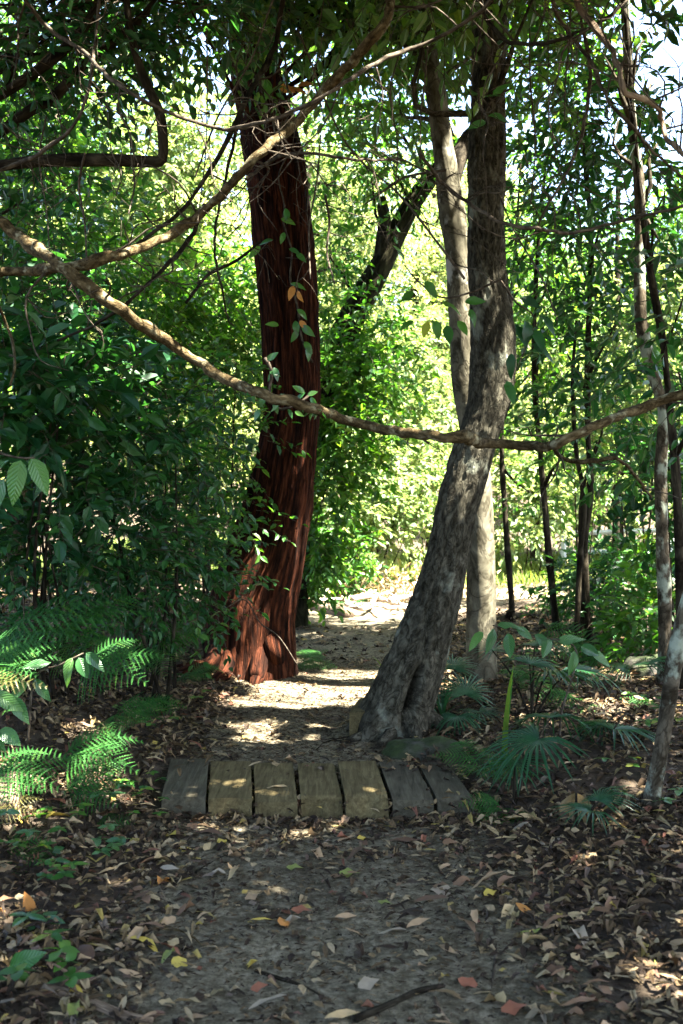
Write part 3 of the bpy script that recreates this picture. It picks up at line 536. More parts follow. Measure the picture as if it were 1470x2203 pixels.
# climber on the red trunk
def leafset(name, m, P, D, size, wr, parent, T, up=None, r=None):
    b = MB(); place(b, T, P, D, (A(0, -1, .4) + rng.normal(size=(len(P), 3)) * .35) if up is None else up, size, np.asarray(size) * wr, r); return b.build(name, m, parent)
BL = blade(.3, .1); BL2 = blade(.18, .06, wav=.02, seed=3)
def climber(label, pts, d, leaves, size):
    P = np.array([W(a, b, d) for a, b in pts]); t = thing('climbing_vine', label, 'vine', P[0]); mb = MB(); tube(mb, P, np.linspace(.0075, .005, len(P)), 6, step=.03); mb.build('stem', M['twig'], t)
    for key, px in leaves.items():
        Q = np.array([W(a, b, d - .03) for a, b, *_ in px]); D = np.array([[c[2], -.25, c[3]] for c in px]); leafset('foliage', M[key], Q, D, size * rng.uniform(.8, 1.25, len(Q)), .48, t, BL)
climber('climbing vine with drop shaped green and orange leaves on the red trunk', [(672, 780), (650, 730), (640, 660), (625, 600), (628, 540), (610, 480), (612, 440), (600, 380), (620, 330)], 7.05,
        {'leaf_bright': [(615, 448, .2, -1), (612, 500, -.3, -1), (560, 530, -.6, -.6), (588, 516, -1, -.2), (622, 535, .8, -.3), (638, 545, .6, -.5), (625, 610, .9, -.2), (640, 665, .7, -.6), (636, 690, .1, -1), (650, 700, .5, -.5), (640, 710, -.4, -1), (655, 735, .6, -.8), (662, 745, .2, -1), (605, 470, .9, -.3), (590, 800, -.6, -.8), (600, 700, -1, .2)],
         'leaf_orange': [(640, 625, .3, -1), (632, 615, -.3, -1), (645, 690, .7, -.8)]}, .098)
climber('sparse vine with pale green and orange leaves high on the red trunk', [(600, 330), (585, 250), (560, 190), (545, 150), (540, 100)], 6.9,
        {'leaf_bright': [(540, 150, -.4, -.8), (575, 170, .1, -1), (548, 160, -1, -.3), (560, 90, .5, -.6), (700, 215, .5, -.5)], 'leaf_orange': [(600, 185, .8, -.4), (615, 190, .9, -.1), (640, 185, .6, .1)]}, .13)
climber('bright green trifoliate leaves sprouting where the liana crosses the red trunk', [(570, 770), (585, 800), (580, 850), (600, 880), (640, 870), (665, 850)], 4.25,
        {'leaf_bright': [(580, 800, .8, -.2), (590, 790, .3, -.8), (575, 775, .7, .5), (570, 850, -.3, -.8), (590, 865, .3, -.9), (600, 850, .7, -.3), (620, 880, .5, -.8), (635, 885, .9, -.5), (640, 860, .5, .6), (662, 850, .8, .3), (668, 855, .6, -.8), (655, 845, -.6, .4), (560, 880, -.5, -.8)]}, .05)

# ================================================================== SHRUBS
def shrub(label, blobs, lm, leaf, n=7, wr=.55, tl=.3, stems=4, name='shrub', group=None, T=L6, hang=.3, sm='dark', base=None):
    c0 = np.mean([b[0] for b in blobs], axis=0); bx = on(*(base if base else c0[:2])); t = thing(name, label, 'shrub', bx, group)
    cr = tw = MB()
    for c, rd, ns in blobs:
        Q, D = blob_pts(c, rd, ns); sprays(cr, tw, Q, D, n, tl, leaf, wr, T, hang=hang)
    cr.build('foliage', [M[lm], M['twig']], t, smooth=False)
    for k in range(stems):
        c = np.asarray(blobs[k % len(blobs)][0], float) + rng.normal(size=3) * np.asarray(blobs[k % len(blobs)][1]) * .3; b = on(bx[0] + rng.normal() * .12, bx[1] + rng.normal() * .1, -.03)
        mb = MB(); tube(mb, [b, b * .6 + c * .4 + rng.normal(size=3) * .06, c], [.014, .01, .004], 6, step=.12); mb.build('stem', M[sm], t)
    return t
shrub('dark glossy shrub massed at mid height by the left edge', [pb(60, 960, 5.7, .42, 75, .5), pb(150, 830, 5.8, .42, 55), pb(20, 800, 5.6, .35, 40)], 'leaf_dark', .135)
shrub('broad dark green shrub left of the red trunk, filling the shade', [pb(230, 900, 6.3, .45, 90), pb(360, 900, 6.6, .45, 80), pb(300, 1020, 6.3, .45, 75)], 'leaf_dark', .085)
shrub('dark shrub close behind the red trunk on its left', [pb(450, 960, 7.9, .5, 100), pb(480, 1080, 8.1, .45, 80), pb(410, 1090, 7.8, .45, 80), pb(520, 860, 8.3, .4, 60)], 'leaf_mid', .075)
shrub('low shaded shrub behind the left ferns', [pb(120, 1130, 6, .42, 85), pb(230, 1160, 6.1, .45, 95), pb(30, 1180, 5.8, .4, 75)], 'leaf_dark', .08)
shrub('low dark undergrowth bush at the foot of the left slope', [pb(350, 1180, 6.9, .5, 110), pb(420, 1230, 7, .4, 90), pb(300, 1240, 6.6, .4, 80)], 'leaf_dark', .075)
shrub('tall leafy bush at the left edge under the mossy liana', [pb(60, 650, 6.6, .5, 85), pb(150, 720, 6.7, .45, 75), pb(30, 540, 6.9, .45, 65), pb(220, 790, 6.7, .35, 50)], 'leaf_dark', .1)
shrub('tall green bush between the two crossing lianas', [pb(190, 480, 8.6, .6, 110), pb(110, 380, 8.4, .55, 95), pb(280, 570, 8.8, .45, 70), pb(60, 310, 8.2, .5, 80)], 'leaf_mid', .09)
shrub('pale lit bush left of the red trunk at liana height', [pb(400, 720, 9.6, .6, 170), pb(480, 760, 9.8, .55, 150), pb(320, 660, 9.4, .55, 130), pb(500, 620, 10, .5, 100)], 'leaf_mid', .1)
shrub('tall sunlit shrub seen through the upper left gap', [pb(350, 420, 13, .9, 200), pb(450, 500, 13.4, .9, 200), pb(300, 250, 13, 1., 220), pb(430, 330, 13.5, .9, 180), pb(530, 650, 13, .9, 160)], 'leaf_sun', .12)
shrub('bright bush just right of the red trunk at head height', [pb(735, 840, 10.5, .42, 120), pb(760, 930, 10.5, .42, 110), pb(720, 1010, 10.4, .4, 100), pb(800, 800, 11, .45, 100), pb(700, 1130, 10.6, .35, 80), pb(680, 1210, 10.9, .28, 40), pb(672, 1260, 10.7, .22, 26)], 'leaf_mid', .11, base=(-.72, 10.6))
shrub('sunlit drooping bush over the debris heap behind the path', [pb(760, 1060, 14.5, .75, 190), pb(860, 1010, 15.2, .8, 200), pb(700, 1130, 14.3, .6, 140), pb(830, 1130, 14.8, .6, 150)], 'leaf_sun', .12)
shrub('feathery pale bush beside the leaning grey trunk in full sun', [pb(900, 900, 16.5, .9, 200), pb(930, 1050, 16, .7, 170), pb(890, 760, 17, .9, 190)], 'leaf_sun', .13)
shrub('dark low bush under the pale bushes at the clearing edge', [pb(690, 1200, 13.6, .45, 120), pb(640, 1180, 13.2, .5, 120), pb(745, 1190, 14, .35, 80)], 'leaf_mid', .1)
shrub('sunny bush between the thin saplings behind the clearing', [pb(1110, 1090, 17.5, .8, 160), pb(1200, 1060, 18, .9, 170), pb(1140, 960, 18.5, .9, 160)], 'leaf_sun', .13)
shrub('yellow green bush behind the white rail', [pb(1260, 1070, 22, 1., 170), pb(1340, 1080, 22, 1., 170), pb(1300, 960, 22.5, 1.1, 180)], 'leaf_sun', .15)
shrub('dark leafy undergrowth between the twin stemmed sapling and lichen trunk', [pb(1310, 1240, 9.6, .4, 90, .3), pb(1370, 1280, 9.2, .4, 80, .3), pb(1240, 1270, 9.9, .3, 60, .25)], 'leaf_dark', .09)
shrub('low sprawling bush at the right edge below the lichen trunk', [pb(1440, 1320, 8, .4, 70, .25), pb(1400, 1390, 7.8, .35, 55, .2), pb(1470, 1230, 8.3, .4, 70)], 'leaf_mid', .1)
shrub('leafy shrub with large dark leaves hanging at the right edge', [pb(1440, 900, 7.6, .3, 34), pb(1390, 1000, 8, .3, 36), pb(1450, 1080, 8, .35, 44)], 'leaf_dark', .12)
shrub('small dark bush behind the thin saplings near the ground', [pb(1200, 1290, 11.5, .3, 40, .15), pb(1290, 1250, 11.8, .35, 50, .2)], 'leaf_mid', .08)
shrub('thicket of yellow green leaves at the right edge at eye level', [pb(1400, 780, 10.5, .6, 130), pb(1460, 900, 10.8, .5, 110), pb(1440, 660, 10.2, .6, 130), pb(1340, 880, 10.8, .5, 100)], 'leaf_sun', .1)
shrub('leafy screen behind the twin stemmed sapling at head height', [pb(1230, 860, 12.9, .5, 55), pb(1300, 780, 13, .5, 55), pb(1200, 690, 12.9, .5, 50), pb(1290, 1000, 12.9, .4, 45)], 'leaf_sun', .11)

# leafy branch tips close to the camera
VB = [blade(.22, .08, wav=.03, seed=11), blade(.4, .14, wav=.035, seed=12), blade(.12, .04, wav=.04, seed=13), blade(.55, .1, (.12, .3, .52, .76), (.26, .45, .42, .24), .03, 14)]
def leafy(label, px, d, size, key, stem, name='plant', cat='plant', wr=.5, T=None):
    P = np.array([W(a, b, d) for a, b in stem]); t = thing(name, label, cat, P[0]); mb = MB(); tube(mb, P, np.linspace(.006, .003, len(P)), 6, step=.03); mb.build('stem', M['twig'], t)
    for k, c in enumerate(px):
        Q = W(c[0], c[1], d + (c[4] if len(c) > 4 else 0))[None]; b = MB(); place(b, T or VB[k % 4], Q, A((c[2], -.35, c[3])), A((.1, -.8, .7)) + rng.normal(size=(1, 3)) * .25, size * rng.uniform(.85, 1.15), size * wr * rng.uniform(.85, 1.1), [rng.random()], True); b.build('leaf', M['leaf_vein' if key == 'leaf_bright' else key], t)
leafy('cluster of big drooping leaves at the left edge above the shade', [(68, 985, .55, -.9), (45, 990, -.1, -.9), (20, 990, -.8, -.3), (10, 1030, -.4, -.8), (0, 985, -.9, .2)], 3.6, .145, 'leaf_bright', [(-60, 960), (0, 975), (40, 985), (75, 985)])
leafy('leafy sprig with toothed leaves hanging between the red and grey trunks', [(905, 600, -.4, .5), (915, 605, .5, -.7), (890, 625, -.9, -.8), (905, 650, -.7, .3), (890, 690, -.9, -.5), (935, 690, .3, -1), (960, 700, .2, -1), (950, 650, .8, -.2), (985, 690, .6, -.8), (1000, 650, .9, .1), (920, 690, -.2, -.8), (1010, 665, .5, -.9), (870, 560, -.3, .5)], 5.0, .1, 'leaf_mid', [(1080, 600), (1010, 630), (950, 640), (900, 605), (870, 570)])
leafy('dark sprig of leaves clinging right of the grey trunk at its bend', [(1110, 700, .6, -1), (1130, 690, .2, -1), (1150, 710, .4, -1), (1100, 760, -.1, -1), (1120, 640, .8, -.4), (1160, 680, .8, -.6), (1090, 820, .3, -1), (1145, 740, .9, -.4)], 5.3, .13, 'leaf_dark', [(1075, 600), (1110, 650), (1150, 690), (1110, 800)])
leafy('sprig of five green leaves on the upper grey trunk', [(1040, 210, .9, .1), (1050, 250, .9, -.1), (1030, 200, -.8, -.2), (1060, 205, .6, .5), (1045, 262, -.7, -.3)], 5.4, .11, 'leaf_bright', [(1100, 190), (1060, 215), (1040, 255)])
leafy('low branch with glossy bright leaves in front of the pale tree', [(1062, 1352, -.25, -1), (1040, 1360, -.9, -.8), (1093, 1362, .05, -1), (1070, 1345, .9, .2), (1110, 1350, .9, -.5), (1235, 1400, -.1, -1), (1250, 1390, .9, -.4), (1200, 1380, .9, .3), (1270, 1400, .8, -.5), (1150, 1365, .8, -.6), (1180, 1372, -.3, -1)], 5.15, .12, 'leaf_bright', [(1230, 1720), (1205, 1560), (1240, 1400), (1150, 1370), (1060, 1345)])
leafy('glossy plant with oval leaves in the bottom left corner', [(20, 2080, .9, .5), (25, 2090, .9, -.8), (0, 2080, -.5, .6), (10, 2110, -.2, -.9), (40, 2110, .5, -1)], 2.95, .135, 'leaf_bright', [(-40, 2200), (0, 2120), (25, 2085)])
leafy('broad leaved seedling with shiny leaves among the left ferns', [(170, 1415, .5, -1), (155, 1415, -.2, -.8), (110, 1425, -.9, -.1), (185, 1405, .9, -.6), (75, 1460, .7, -.9), (60, 1470, -.6, -.5)], 4.5, .115, 'leaf_bright', [(60, 1600), (75, 1460), (130, 1430), (180, 1405)])
leafy('sunlit oval leaves at the left edge among the ferns', [(-15, 1490, .9, -.4), (20, 1500, .8, -.7), (0, 1570, .8, -.4), (-20, 1560, .5, -.9)], 4.2, .14, 'leaf_bright', [(-70, 1600), (-30, 1530), (20, 1490)])
leafy('single fallen pink brown leaf blade standing upright in the left litter', [(68, 1975, -.05, 1)], 3.4, .1, 'f_orange', [(70, 2000), (68, 1972)])
def ground_plant(label, px, py, k, size, key, h=.09):
    b = G(px, py); t = thing('seedling', label, 'plant', b); st = MB(); lf = MB()
    for i in range(k):
        a = rng.uniform(0, 6.28); q = b + A(math.cos(a) * .07 * rng.random() ** .5 * k ** .5, math.sin(a) * .07 * k ** .5 * rng.random() ** .5, h * rng.uniform(.5, 1.2)); st = MB(); tube(st, [on(q[0], q[1], -.01), (q + on(q[0], q[1])) / 2 + rng.normal(size=3) * .01, q], [.002, .002, .001], 5, step=.03)
        m = 4; aa = np.arange(m) * 1.57 + rng.uniform(0, 1.5); place(lf, BL2, np.repeat(q[None], m, 0), np.stack([np.cos(aa), np.sin(aa), np.full(m, .1)], -1), A(0, 0, 1) + rng.normal(size=(m, 3)) * .25, size * rng.uniform(.7, 1.2, m), size * .5, None, True)
    lf.build('foliage', M['leaf_vein' if key == 'leaf_bright' else key], t)
ground_plant('patch of dark ground ivy leaves in the left litter below the ferns', 200, 1850, 7, .06, 'leaf_bright'); ground_plant('four leaved seedling in the left litter near the bottom', 105, 2020, 2, .075, 'leaf_bright', .06)
ground_plant('small leaved ground plant beside the left end of the sleepers', 285, 1700, 6, .04, 'leaf_mid'); ground_plant('tuft of small green leaves under the left fern bank', 130, 1790, 5, .05, 'leaf_mid'); ground_plant('tiny seedling in the litter at the foot of the sawn log', 60, 1860, 4, .045, 'leaf_mid')
for lb_, px_, py_, k_, s_, key_ in [('leafy seedlings at the left edge below the sawn log', 30, 1900, 5, .055, 'leaf_bright'), ('dark green seedling in the bottom left litter, leaves in a rosette', 170, 2120, 2, .06, 'leaf_mid'), ('clump of small leaved plants between the front fern and the left sleepers', 310, 1780, 5, .042, 'leaf_mid'), ('broad leaved ground plant under the drooping left fern', 240, 1760, 3, .06, 'leaf_bright'),
    ('bushy seedling with pointed leaves in the bottom left corner litter', 60, 2160, 4, .075, 'leaf_mid'), ('spreading ground plant under the left edge fern', 20, 1830, 6, .06, 'leaf_bright'), ('leafy runner along the litter below the front fern', 150, 1920, 6, .05, 'leaf_mid'),
    ('tangle of small leaves on the bank above the left ferns', 330, 1580, 6, .045, 'leaf_mid'), ('undergrowth seedlings behind the fan palm', 1200, 1500, 6, .06, 'leaf_mid'), ('low leafy seedlings in dappled sun right of the pale tree', 1120, 1440, 6, .06, 'leaf_mid'), ('small leafy plant at the foot of the twin stemmed sapling', 1290, 1430, 6, .07, 'leaf_mid'), ('seedlings at the right edge behind the leaning stem', 1450, 1600, 5, .06, 'leaf_mid'), ('creeping seedlings before the lichen spotted trunk', 1380, 1540, 5, .05, 'leaf_mid'), ('pair of seedlings in shade left of the leaning stem', 1330, 1680, 3, .05, 'leaf_mid')]:
    ground_plant(lb_, px_, py_, k_, s_, key_, .13)
ground_plant('yellow green seedling at the foot of the red trunk', 520, 1450, 4, .05, 'leaf_sun'); ground_plant('low green plant at the right edge beside the leaning stem', 1455, 1740, 3, .07, 'leaf_bright'); ground_plant('small seedling on the slope left of the sunlit path', 400, 1520, 4, .05, 'leaf_mid')

# ================================================================== FERNS, PALMS, STRAPS
def frond_mesh(L, pairs, arch, seed, wid=.42, key='fern', lacy=10):
    g = np.random.default_rng(seed); b = MB(); t = np.linspace(0, 1, 14); z = arch * (t - t ** 2 * 1.25); P = np.stack([t * L, .03 * L * np.sin(t * 2 + seed), z * L], -1); tube(b, P, np.linspace(.0035, .0008, 14), 4, n=20, r=.2)
    for i in range(pairs):
        u = .16 + .82 * (i / (pairs - 1)); p = np.array([np.interp(u, t, P[:, k]) for k in range(3)]); tg = A(1, 0, arch * (1 - 2.5 * u)); tg /= np.linalg.norm(tg); pl = wid * L * math.sin(math.pi * min(1, (1.05 - u) * .62 + .02)) * (1.1 - u) ** .35
        for s in (-1, 1):
            pd = nrm(A(.5, s, -.15 + g.normal() * .08)); up = A(0, 0, 1) + g.normal(size=3) * .12; sd = nrm(np.cross(pd, up)); n = max(5, int(lacy * pl / (wid * L) + 3)); hw = L * .82 / pairs * .36; V, Fc = [], []
            for k in range(n):          # a toothed leaflet: one tooth per step on each side
                v0, v1 = k / n, (k + 1) / n; w0 = hw * (1 - .55 * v0 - .4 * v0 ** 3)
                a0 = p + pd * pl * v0 - A(0, 0, .2 * pl * v0 * v0); a1 = p + pd * pl * v1 - A(0, 0, .2 * pl * v1 * v1)
                for s2 in (-1, 1):
                    o_ = len(V); V += [a0, a0 * .9 + a1 * .1 + sd * s2 * w0 * .35, a0 * .3 + a1 * .7 + sd * s2 * w0 + A(0, 0, .2 * w0), a1]; Fc += [[o_, o_ + 1, o_ + 2], [o_, o_ + 2, o_ + 3]]
            b.add(np.array(V), np.array(Fc), .2 + .6 * g.random())
    return b.data('frond', M[key], smooth=False)
FM = {('fern', k): frond_mesh(.6, 15, a, k, .46) for k, a in ((0, .55), (1, .35), (2, .8))}
FM[('brownfern', 0)] = frond_mesh(.6, 15, .5, 5, .3, 'brownfern'); FM[('brownfern', 1)] = FM[('brownfern', 0)]; FM[('brownfern', 2)] = FM[('brownfern', 0)]
def fern(label, base, k, sc, a0=0, a1=6.28, key='fern', tilt=.25, fixed=None):
    t = thing('fern', label, 'fern', base)
    for i in range(k):
        o = bpy.data.objects.new('frond', FM[(key, i % 3)]); col.objects.link(o); o.parent = t
        a = a0 + (a1 - a0) * (i + .5 + rng.uniform(-.3, .3)) / k; s = sc * rng.uniform(.8, 1.15); o.scale = (s, s, s); o.rotation_euler = (.5 * math.cos(a) + rng.uniform(-.2, .2), -tilt * .7 - .45 * math.sin(a) * (math.sin(a) < 0) + rng.uniform(-.2, .15), a); o['_w'] = [0, 0, 0]
    return t
fern('large fern with sweeping fronds at the left edge under the dark shrub', W(-20, 1420, 5.3), 6, 1.05, -1.5, 1.5, tilt=.55)
fern('fern with long feathery fronds in deep shade on the left bank', W(120, 1400, 5.5), 5, .95, -1.6, 1.4, tilt=.55)
fern('fern tip catching the sun on the left bank', W(170, 1450, 5.0), 4, .7, -.9, .9, tilt=.5)
fern('bright fern with short arching fronds at the left edge, lit by the sun', W(-60, 1450, 4.6), 5, .62, -1.2, 1.0, tilt=.5)
fern('fern with two long fronds reaching right over the litter above the sleepers', W(130, 1640, 4.75), 4, .7, -.7, 1.0, tilt=.35)
fern('low fern left of the sleepers, its fronds drooping forward', W(130, 1720, 4.5), 4, .55, -1.8, 1.2, tilt=.35)
fern('small fern at the front left of the sleepers, pointing at the path', W(190, 1800, 4.3), 4, .42, -1.4, 1.2, tilt=.4)
fern('mixed green fern at the left edge above the sawn log', W(-30, 1680, 4.3), 6, .6, -1.2, 1.0, tilt=.35)
fern('withered yellow fern at the left edge over the bright fern', W(-90, 1480, 4.4), 3, .75, -1.0, .0, 'brownfern', tilt=.25)
fern('yellowing fern frond lying over the sawn log', W(-50, 1755, 4.15), 4, .5, -.6, .6, 'brownfern', tilt=.3)
fern('pale sunlit fern against the right foot of the red trunk', on(-.36, 8.5, .02), 8, .5, -1.6, 1.6, tilt=.5)
fern('small dark fern at the foot of the red trunk on its shaded side', on(-1.15, 7.4, .03), 6, .5, -2.5, .8, tilt=.4)
fern('small fern in the middle of the left slope', on(-1.25, 6.1, .02), 6, .5, -2, 1.2, tilt=.3)
fern('young fern low at the left edge near the seedlings', W(-10, 1860, 3.9), 4, .45, -1.3, 1.2, tilt=.45)
fern('little fern on the left slope behind the drooping fronds', W(250, 1540, 5.2), 5, .42, -1.6, 1.4, tilt=.4)
fern('shaded fern halfway up the left bank near the red trunk', W(330, 1400, 6.4), 6, .6, -2, 1.4, tilt=.4)
fern('shaded fern in the right undergrowth behind the fan palms', W(1250, 1520, 6.3), 6, .5, 1.5, 5.5, tilt=.4)
fern('dark fern between the pale tree and the sapling stems', W(1150, 1470, 7), 6, .5, 1.5, 5.5, tilt=.45)
fern('fern at the right edge below the lichen spotted trunk', W(1440, 1540, 6.2), 6, .5, 1.5, 5.5, tilt=.4)
fern('dark fern beside the mossy rock right of the grey tree', W(1040, 1655, 5.0), 7, .42, 0, 6.28, tilt=.55)
fern('low fern at the right end of the sleepers', W(1085, 1740, 4.6), 6, .38, 1.8, 5.6, tilt=.2)
fern('sunlit fern frond among the undergrowth beyond the palm leaves', W(1290, 1410, 8), 5, 1.0, 2.0, 4.6, tilt=.4)
fern('pale fern lying over the fallen log in the clearing', on(-.15, 13.9, .05), 6, 1.3, -1.5, 1.2, tilt=.4)
def bracken(label, px, py, d): fern(label, W(px, py, d), 7, 1.9, 0, 6.28, tilt=.5)
bracken('tall pale bracken under the sunlit bush in the clearing', 900, 1130, 16.2); bracken('tall bracken left of the leaning grey trunk, fronds glowing in the sun', 800, 1130, 15.5)

def fan_mesh(R_, segs, spread, seed, key, droop=.5, wmax=.05):
    g = np.random.default_rng(seed); b = MB()
    for i in range(segs):
        a = -spread / 2 + spread * i / (segs - 1); L = R_ * (1 - .28 * abs(a / (spread / 2)) ** 2) * g.uniform(.9, 1.08); t = np.array([0, .2, .45, .7, .88, 1.]); wd = wmax * R_ / .5 * np.array([.1, .5, .8, .6, .35, .02]); dr = droop * g.uniform(.6, 1.4)
        c, s = math.cos(a), math.sin(a); V = []
        for u, w_ in zip(t, wd):
            z = .14 * u * L - dr * L * max(u - .35, 0) ** 1.6; p = A(c * u * L, s * u * L, z); sd = A(-s, c, 0)
            V += [p + sd * w_ / 2 + A(0, 0, w_ * .28), p, p - sd * w_ / 2 + A(0, 0, w_ * .28)]
        f = [];
        for k in range(5): f += [[3 * k, 3 * k + 1, 3 * k + 4, 3 * k + 3], [3 * k + 1, 3 * k + 2, 3 * k + 5, 3 * k + 4]]
        b.add(V, f, g.random())
    return b.data('blade', M[key])
FAN = [fan_mesh(.36, 26, 4.2, 1, 'palm', .7, .03), fan_mesh(.34, 22, 3.6, 2, 'palm', 1., .03), fan_mesh(.27, 20, 4.4, 3, 'palm', .45, .024)]
DEADFAN = fan_mesh(.26, 8, 1.5, 8, 'deadpalm', 1.6, .05)
def fan_palm(label, base, leaves, name='fan_palm', meshes=FAN, cat='palm'):
    base = np.asarray(base, float); t = thing(name, label, cat, base)
    for i, (q, a, ti, s) in enumerate(leaves):
        q = np.asarray(q, float); mb = MB(); m = (base + q) / 2 + A(0, 0, .06); tube(mb, [base, m, q], [.008, .006, .004], 6, step=.05); st = mb.build('stalk', M['dark'], t)
        o = bpy.data.objects.new('blade', meshes[i % len(meshes)]); col.objects.link(o); o.parent = t; o.location = tuple(q - base); o.rotation_euler = (rng.uniform(-.2, .2), ti, a); o.scale = (s, s, s); o['_w'] = [0, 0, 0]
b1 = G(1105, 1740); fan_palm('dark fan palm with drooping pleated leaves right of the sleepers', b1, [(W(1160, 1590, 4.75), 3.5, .35, .95), (W(1185, 1545, 5.1), 1.4, .1, .9), (W(1110, 1640, 4.7), 4.2, .5, .8)])
b2 = on(1.75, 5.9); fan_palm('low fan palm spreading flat toward the leaning lichen stem', b2, [(W(1320, 1570, 5.3), .3, .12, .95), (W(1300, 1560, 5.5), 2.9, .15, .8)])
b3 = on(.95, 6.4); fan_palm('spiky fan palm tuft between the grey and pale trunks', b3, [(W(1000, 1495, 6.1), 1.5, -.6, .7), (W(985, 1540, 5.9), 4.2, .3, .75), (W(1030, 1530, 6), 5.2, .2, .7), (W(975, 1440, 6.6), 1.2, -.5, .6)])
b4 = on(1.15, 6.0); fan_palm('fan palm with long grey green leaves behind the glossy branch', b4, [(W(1180, 1450, 5.6), .2, .1, .95), (W(1140, 1430, 6.2), .9, -.1, .9), (W(1060, 1400, 6.5), 2.2, -.4, .8), (W(1240, 1440, 5.9), -.3, .2, .85), (W(1150, 1390, 6.6), .6, -.2, .9)])
b5 = on(2.6, 7.2); fan_palm('small fan palm in dappled sun beside the lichen trunk', b5, [(W(1390, 1430, 6.9), .5, -.3, .7), (W(1350, 1440, 7), 2.8, -.2, .7), (W(1460, 1420, 7.1), -.2, 0, .8)])
b7 = on(-.02, 7.0); fan_palm('tiny dark palm leaf poking out left of the grey trunk', b7 + A(.28, 0, 0), [(W(830, 1462, 6.6), 3.3, -.1, .28)])
b6 = G(1265, 1795); fan_palm('small bright green palm seedling by the dead palm leaves', b6, [(b6 + A(.02, 0, .1), 3.4, -.1, .55), (b6 + A(.05, 0, .14), .6, -.5, .5)])
fan_palm('dead straw coloured palm leaf hanging folded above the palm seedling', G(1240, 1800), [(W(1240, 1705, 4.45), 4.4, .7, 1.0)], 'dead_palm', [DEADFAN])
fan_palm('dry split palm leaf drooping over the litter right of the seedling', G(1310, 1790), [(W(1292, 1765, 4.3), 5.2, .7, .85)], 'dead_palm', [DEADFAN])
def straps(label, base, k, L, key, lean=.5, wd=.022):
    t = thing('strap_plant', label, 'plant', base); b = MB()
    for i in range(k):
        a = rng.uniform(0, 6.28); l = L * rng.uniform(.6, 1.1); d = A(math.cos(a), math.sin(a), 0); ln = lean * rng.uniform(.3, 1.3); tt = np.linspace(0, 1, 7); sd = A(-d[1], d[0], 0); V = []
        for u in tt:
            p = np.asarray(base) + d * l * ln * u ** 1.5 + A(0, 0, l * (u - .35 * ln * u * u)); w_ = wd * (1 - u ** 2.5) + .001; V += [p - sd * w_ / 2, p + sd * w_ / 2]
        b.add(V, [[2 * q, 2 * q + 1, 2 * q + 3, 2 * q + 2] for q in range(6)], rng.random())
    b.build('blades', M[key], t)
straps('upright strap leaved plant with one yellow striped blade before the pale trunk', G(1085, 1640), 4, .5, 'fern', .25, .03)
straps('spiky dark tussock at the right foot of the grey trunk', on(.62, 6.1), 16, .42, 'palm', 1.1, .014)
straps('grassy tussock behind the grey trunk at the path edge', on(.35, 7.7), 10, .25, 'fern', 1.1, .012)

# ================================================================== SLEEPERS, LOGS, ROCK
def hexa(c4b, c4t, nx=8, ny=16, nz=3, rough=.004, wear=0., seed=0):
    """a worn timber: bottom and top corners (front left, front right, back right, back left)"""
    b = MB(); B, T = np.array(c4b, float), np.array(c4t, float)
    def grid(q, n, m):
        u, v = np.meshgrid(np.linspace(0, 1, n + 1), np.linspace(0, 1, m + 1)); return (q[0] * ((1 - u) * (1 - v))[..., None] + q[1] * (u * (1 - v))[..., None] + q[2] * (u * v)[..., None] + q[3] * ((1 - u) * v)[..., None])
    for q, n, m in (((T[0], T[1], T[2], T[3]), nx, ny), ((B[0], B[1], T[1], T[0]), nx, nz), ((B[1], B[2], T[2], T[1]), ny, nz), ((B[2], B[3], T[3], T[2]), nx, nz), ((B[3], B[0], T[0], T[3]), ny, nz)):
        g = grid(q, n, m); cen = (B.mean(0) + T.mean(0)) / 2; p = g.reshape(-1, 3); nn = fbm(p * 14 + seed, 3) - .5; n2_ = fbm(p * 45 + seed, 2) - .5
        top = (p[:, 2] - B[:, 2].min()) / max(1e-6, T[:, 2].max() - B[:, 2].min()); edge_ = np.minimum(np.abs(p[:, 1] - T[0, 1]), .2)
        off = rough * 2.2 * nn + rough * .8 * n2_; p = p + nrm(p - cen) * A(.3, .3, 1) * off[:, None]
        if wear:
            k = wear * np.exp(-(edge_ / .045) ** 2) * (.35 + 1.5 * fbm(np.stack([p[:, 0] * 16, p[:, 2] * 0, p[:, 0] * 0 + seed], -1), 3)) * top; p[:, 1] += k; p[:, 2] -= k * .55
        i, j = np.meshgrid(np.arange(m), np.arange(n), indexing='ij'); f = np.stack([i * (n + 1) + j, i * (n + 1) + j + 1, (i + 1) * (n + 1) + j + 1, (i + 1) * (n + 1) + j], -1).reshape(-1, 4); b.add(p, f)
    return b
SL = [((347, 442), (368, 449), 'timber_dark', 0, 'dark grey sleeper at the left end of the timber step'), ((448, 542), (455, 540), 'timber', 0, 'second sleeper from the left, dappled with sun, a pale curled leaf across it'), ((549, 640), (546, 630), 'timber', .015, 'clean square tan sleeper left of the widest gap in the step'),
      ((648, 738), (641, 718), 'timber', .075, 'sleeper with its front edge rotted away, right of the widest gap'), ((745, 837), (727, 808), 'timber', .05, 'middle right sleeper with a slightly broken front edge'), ((846, 934), (816, 892), 'timber_dark', .01, 'dark sleeper with leaves on top, sixth from the left'), ((943, 1022), (900, 962), 'timber_dark', .045, 'mossy dark sleeper at the right end of the step, half buried in leaves')]
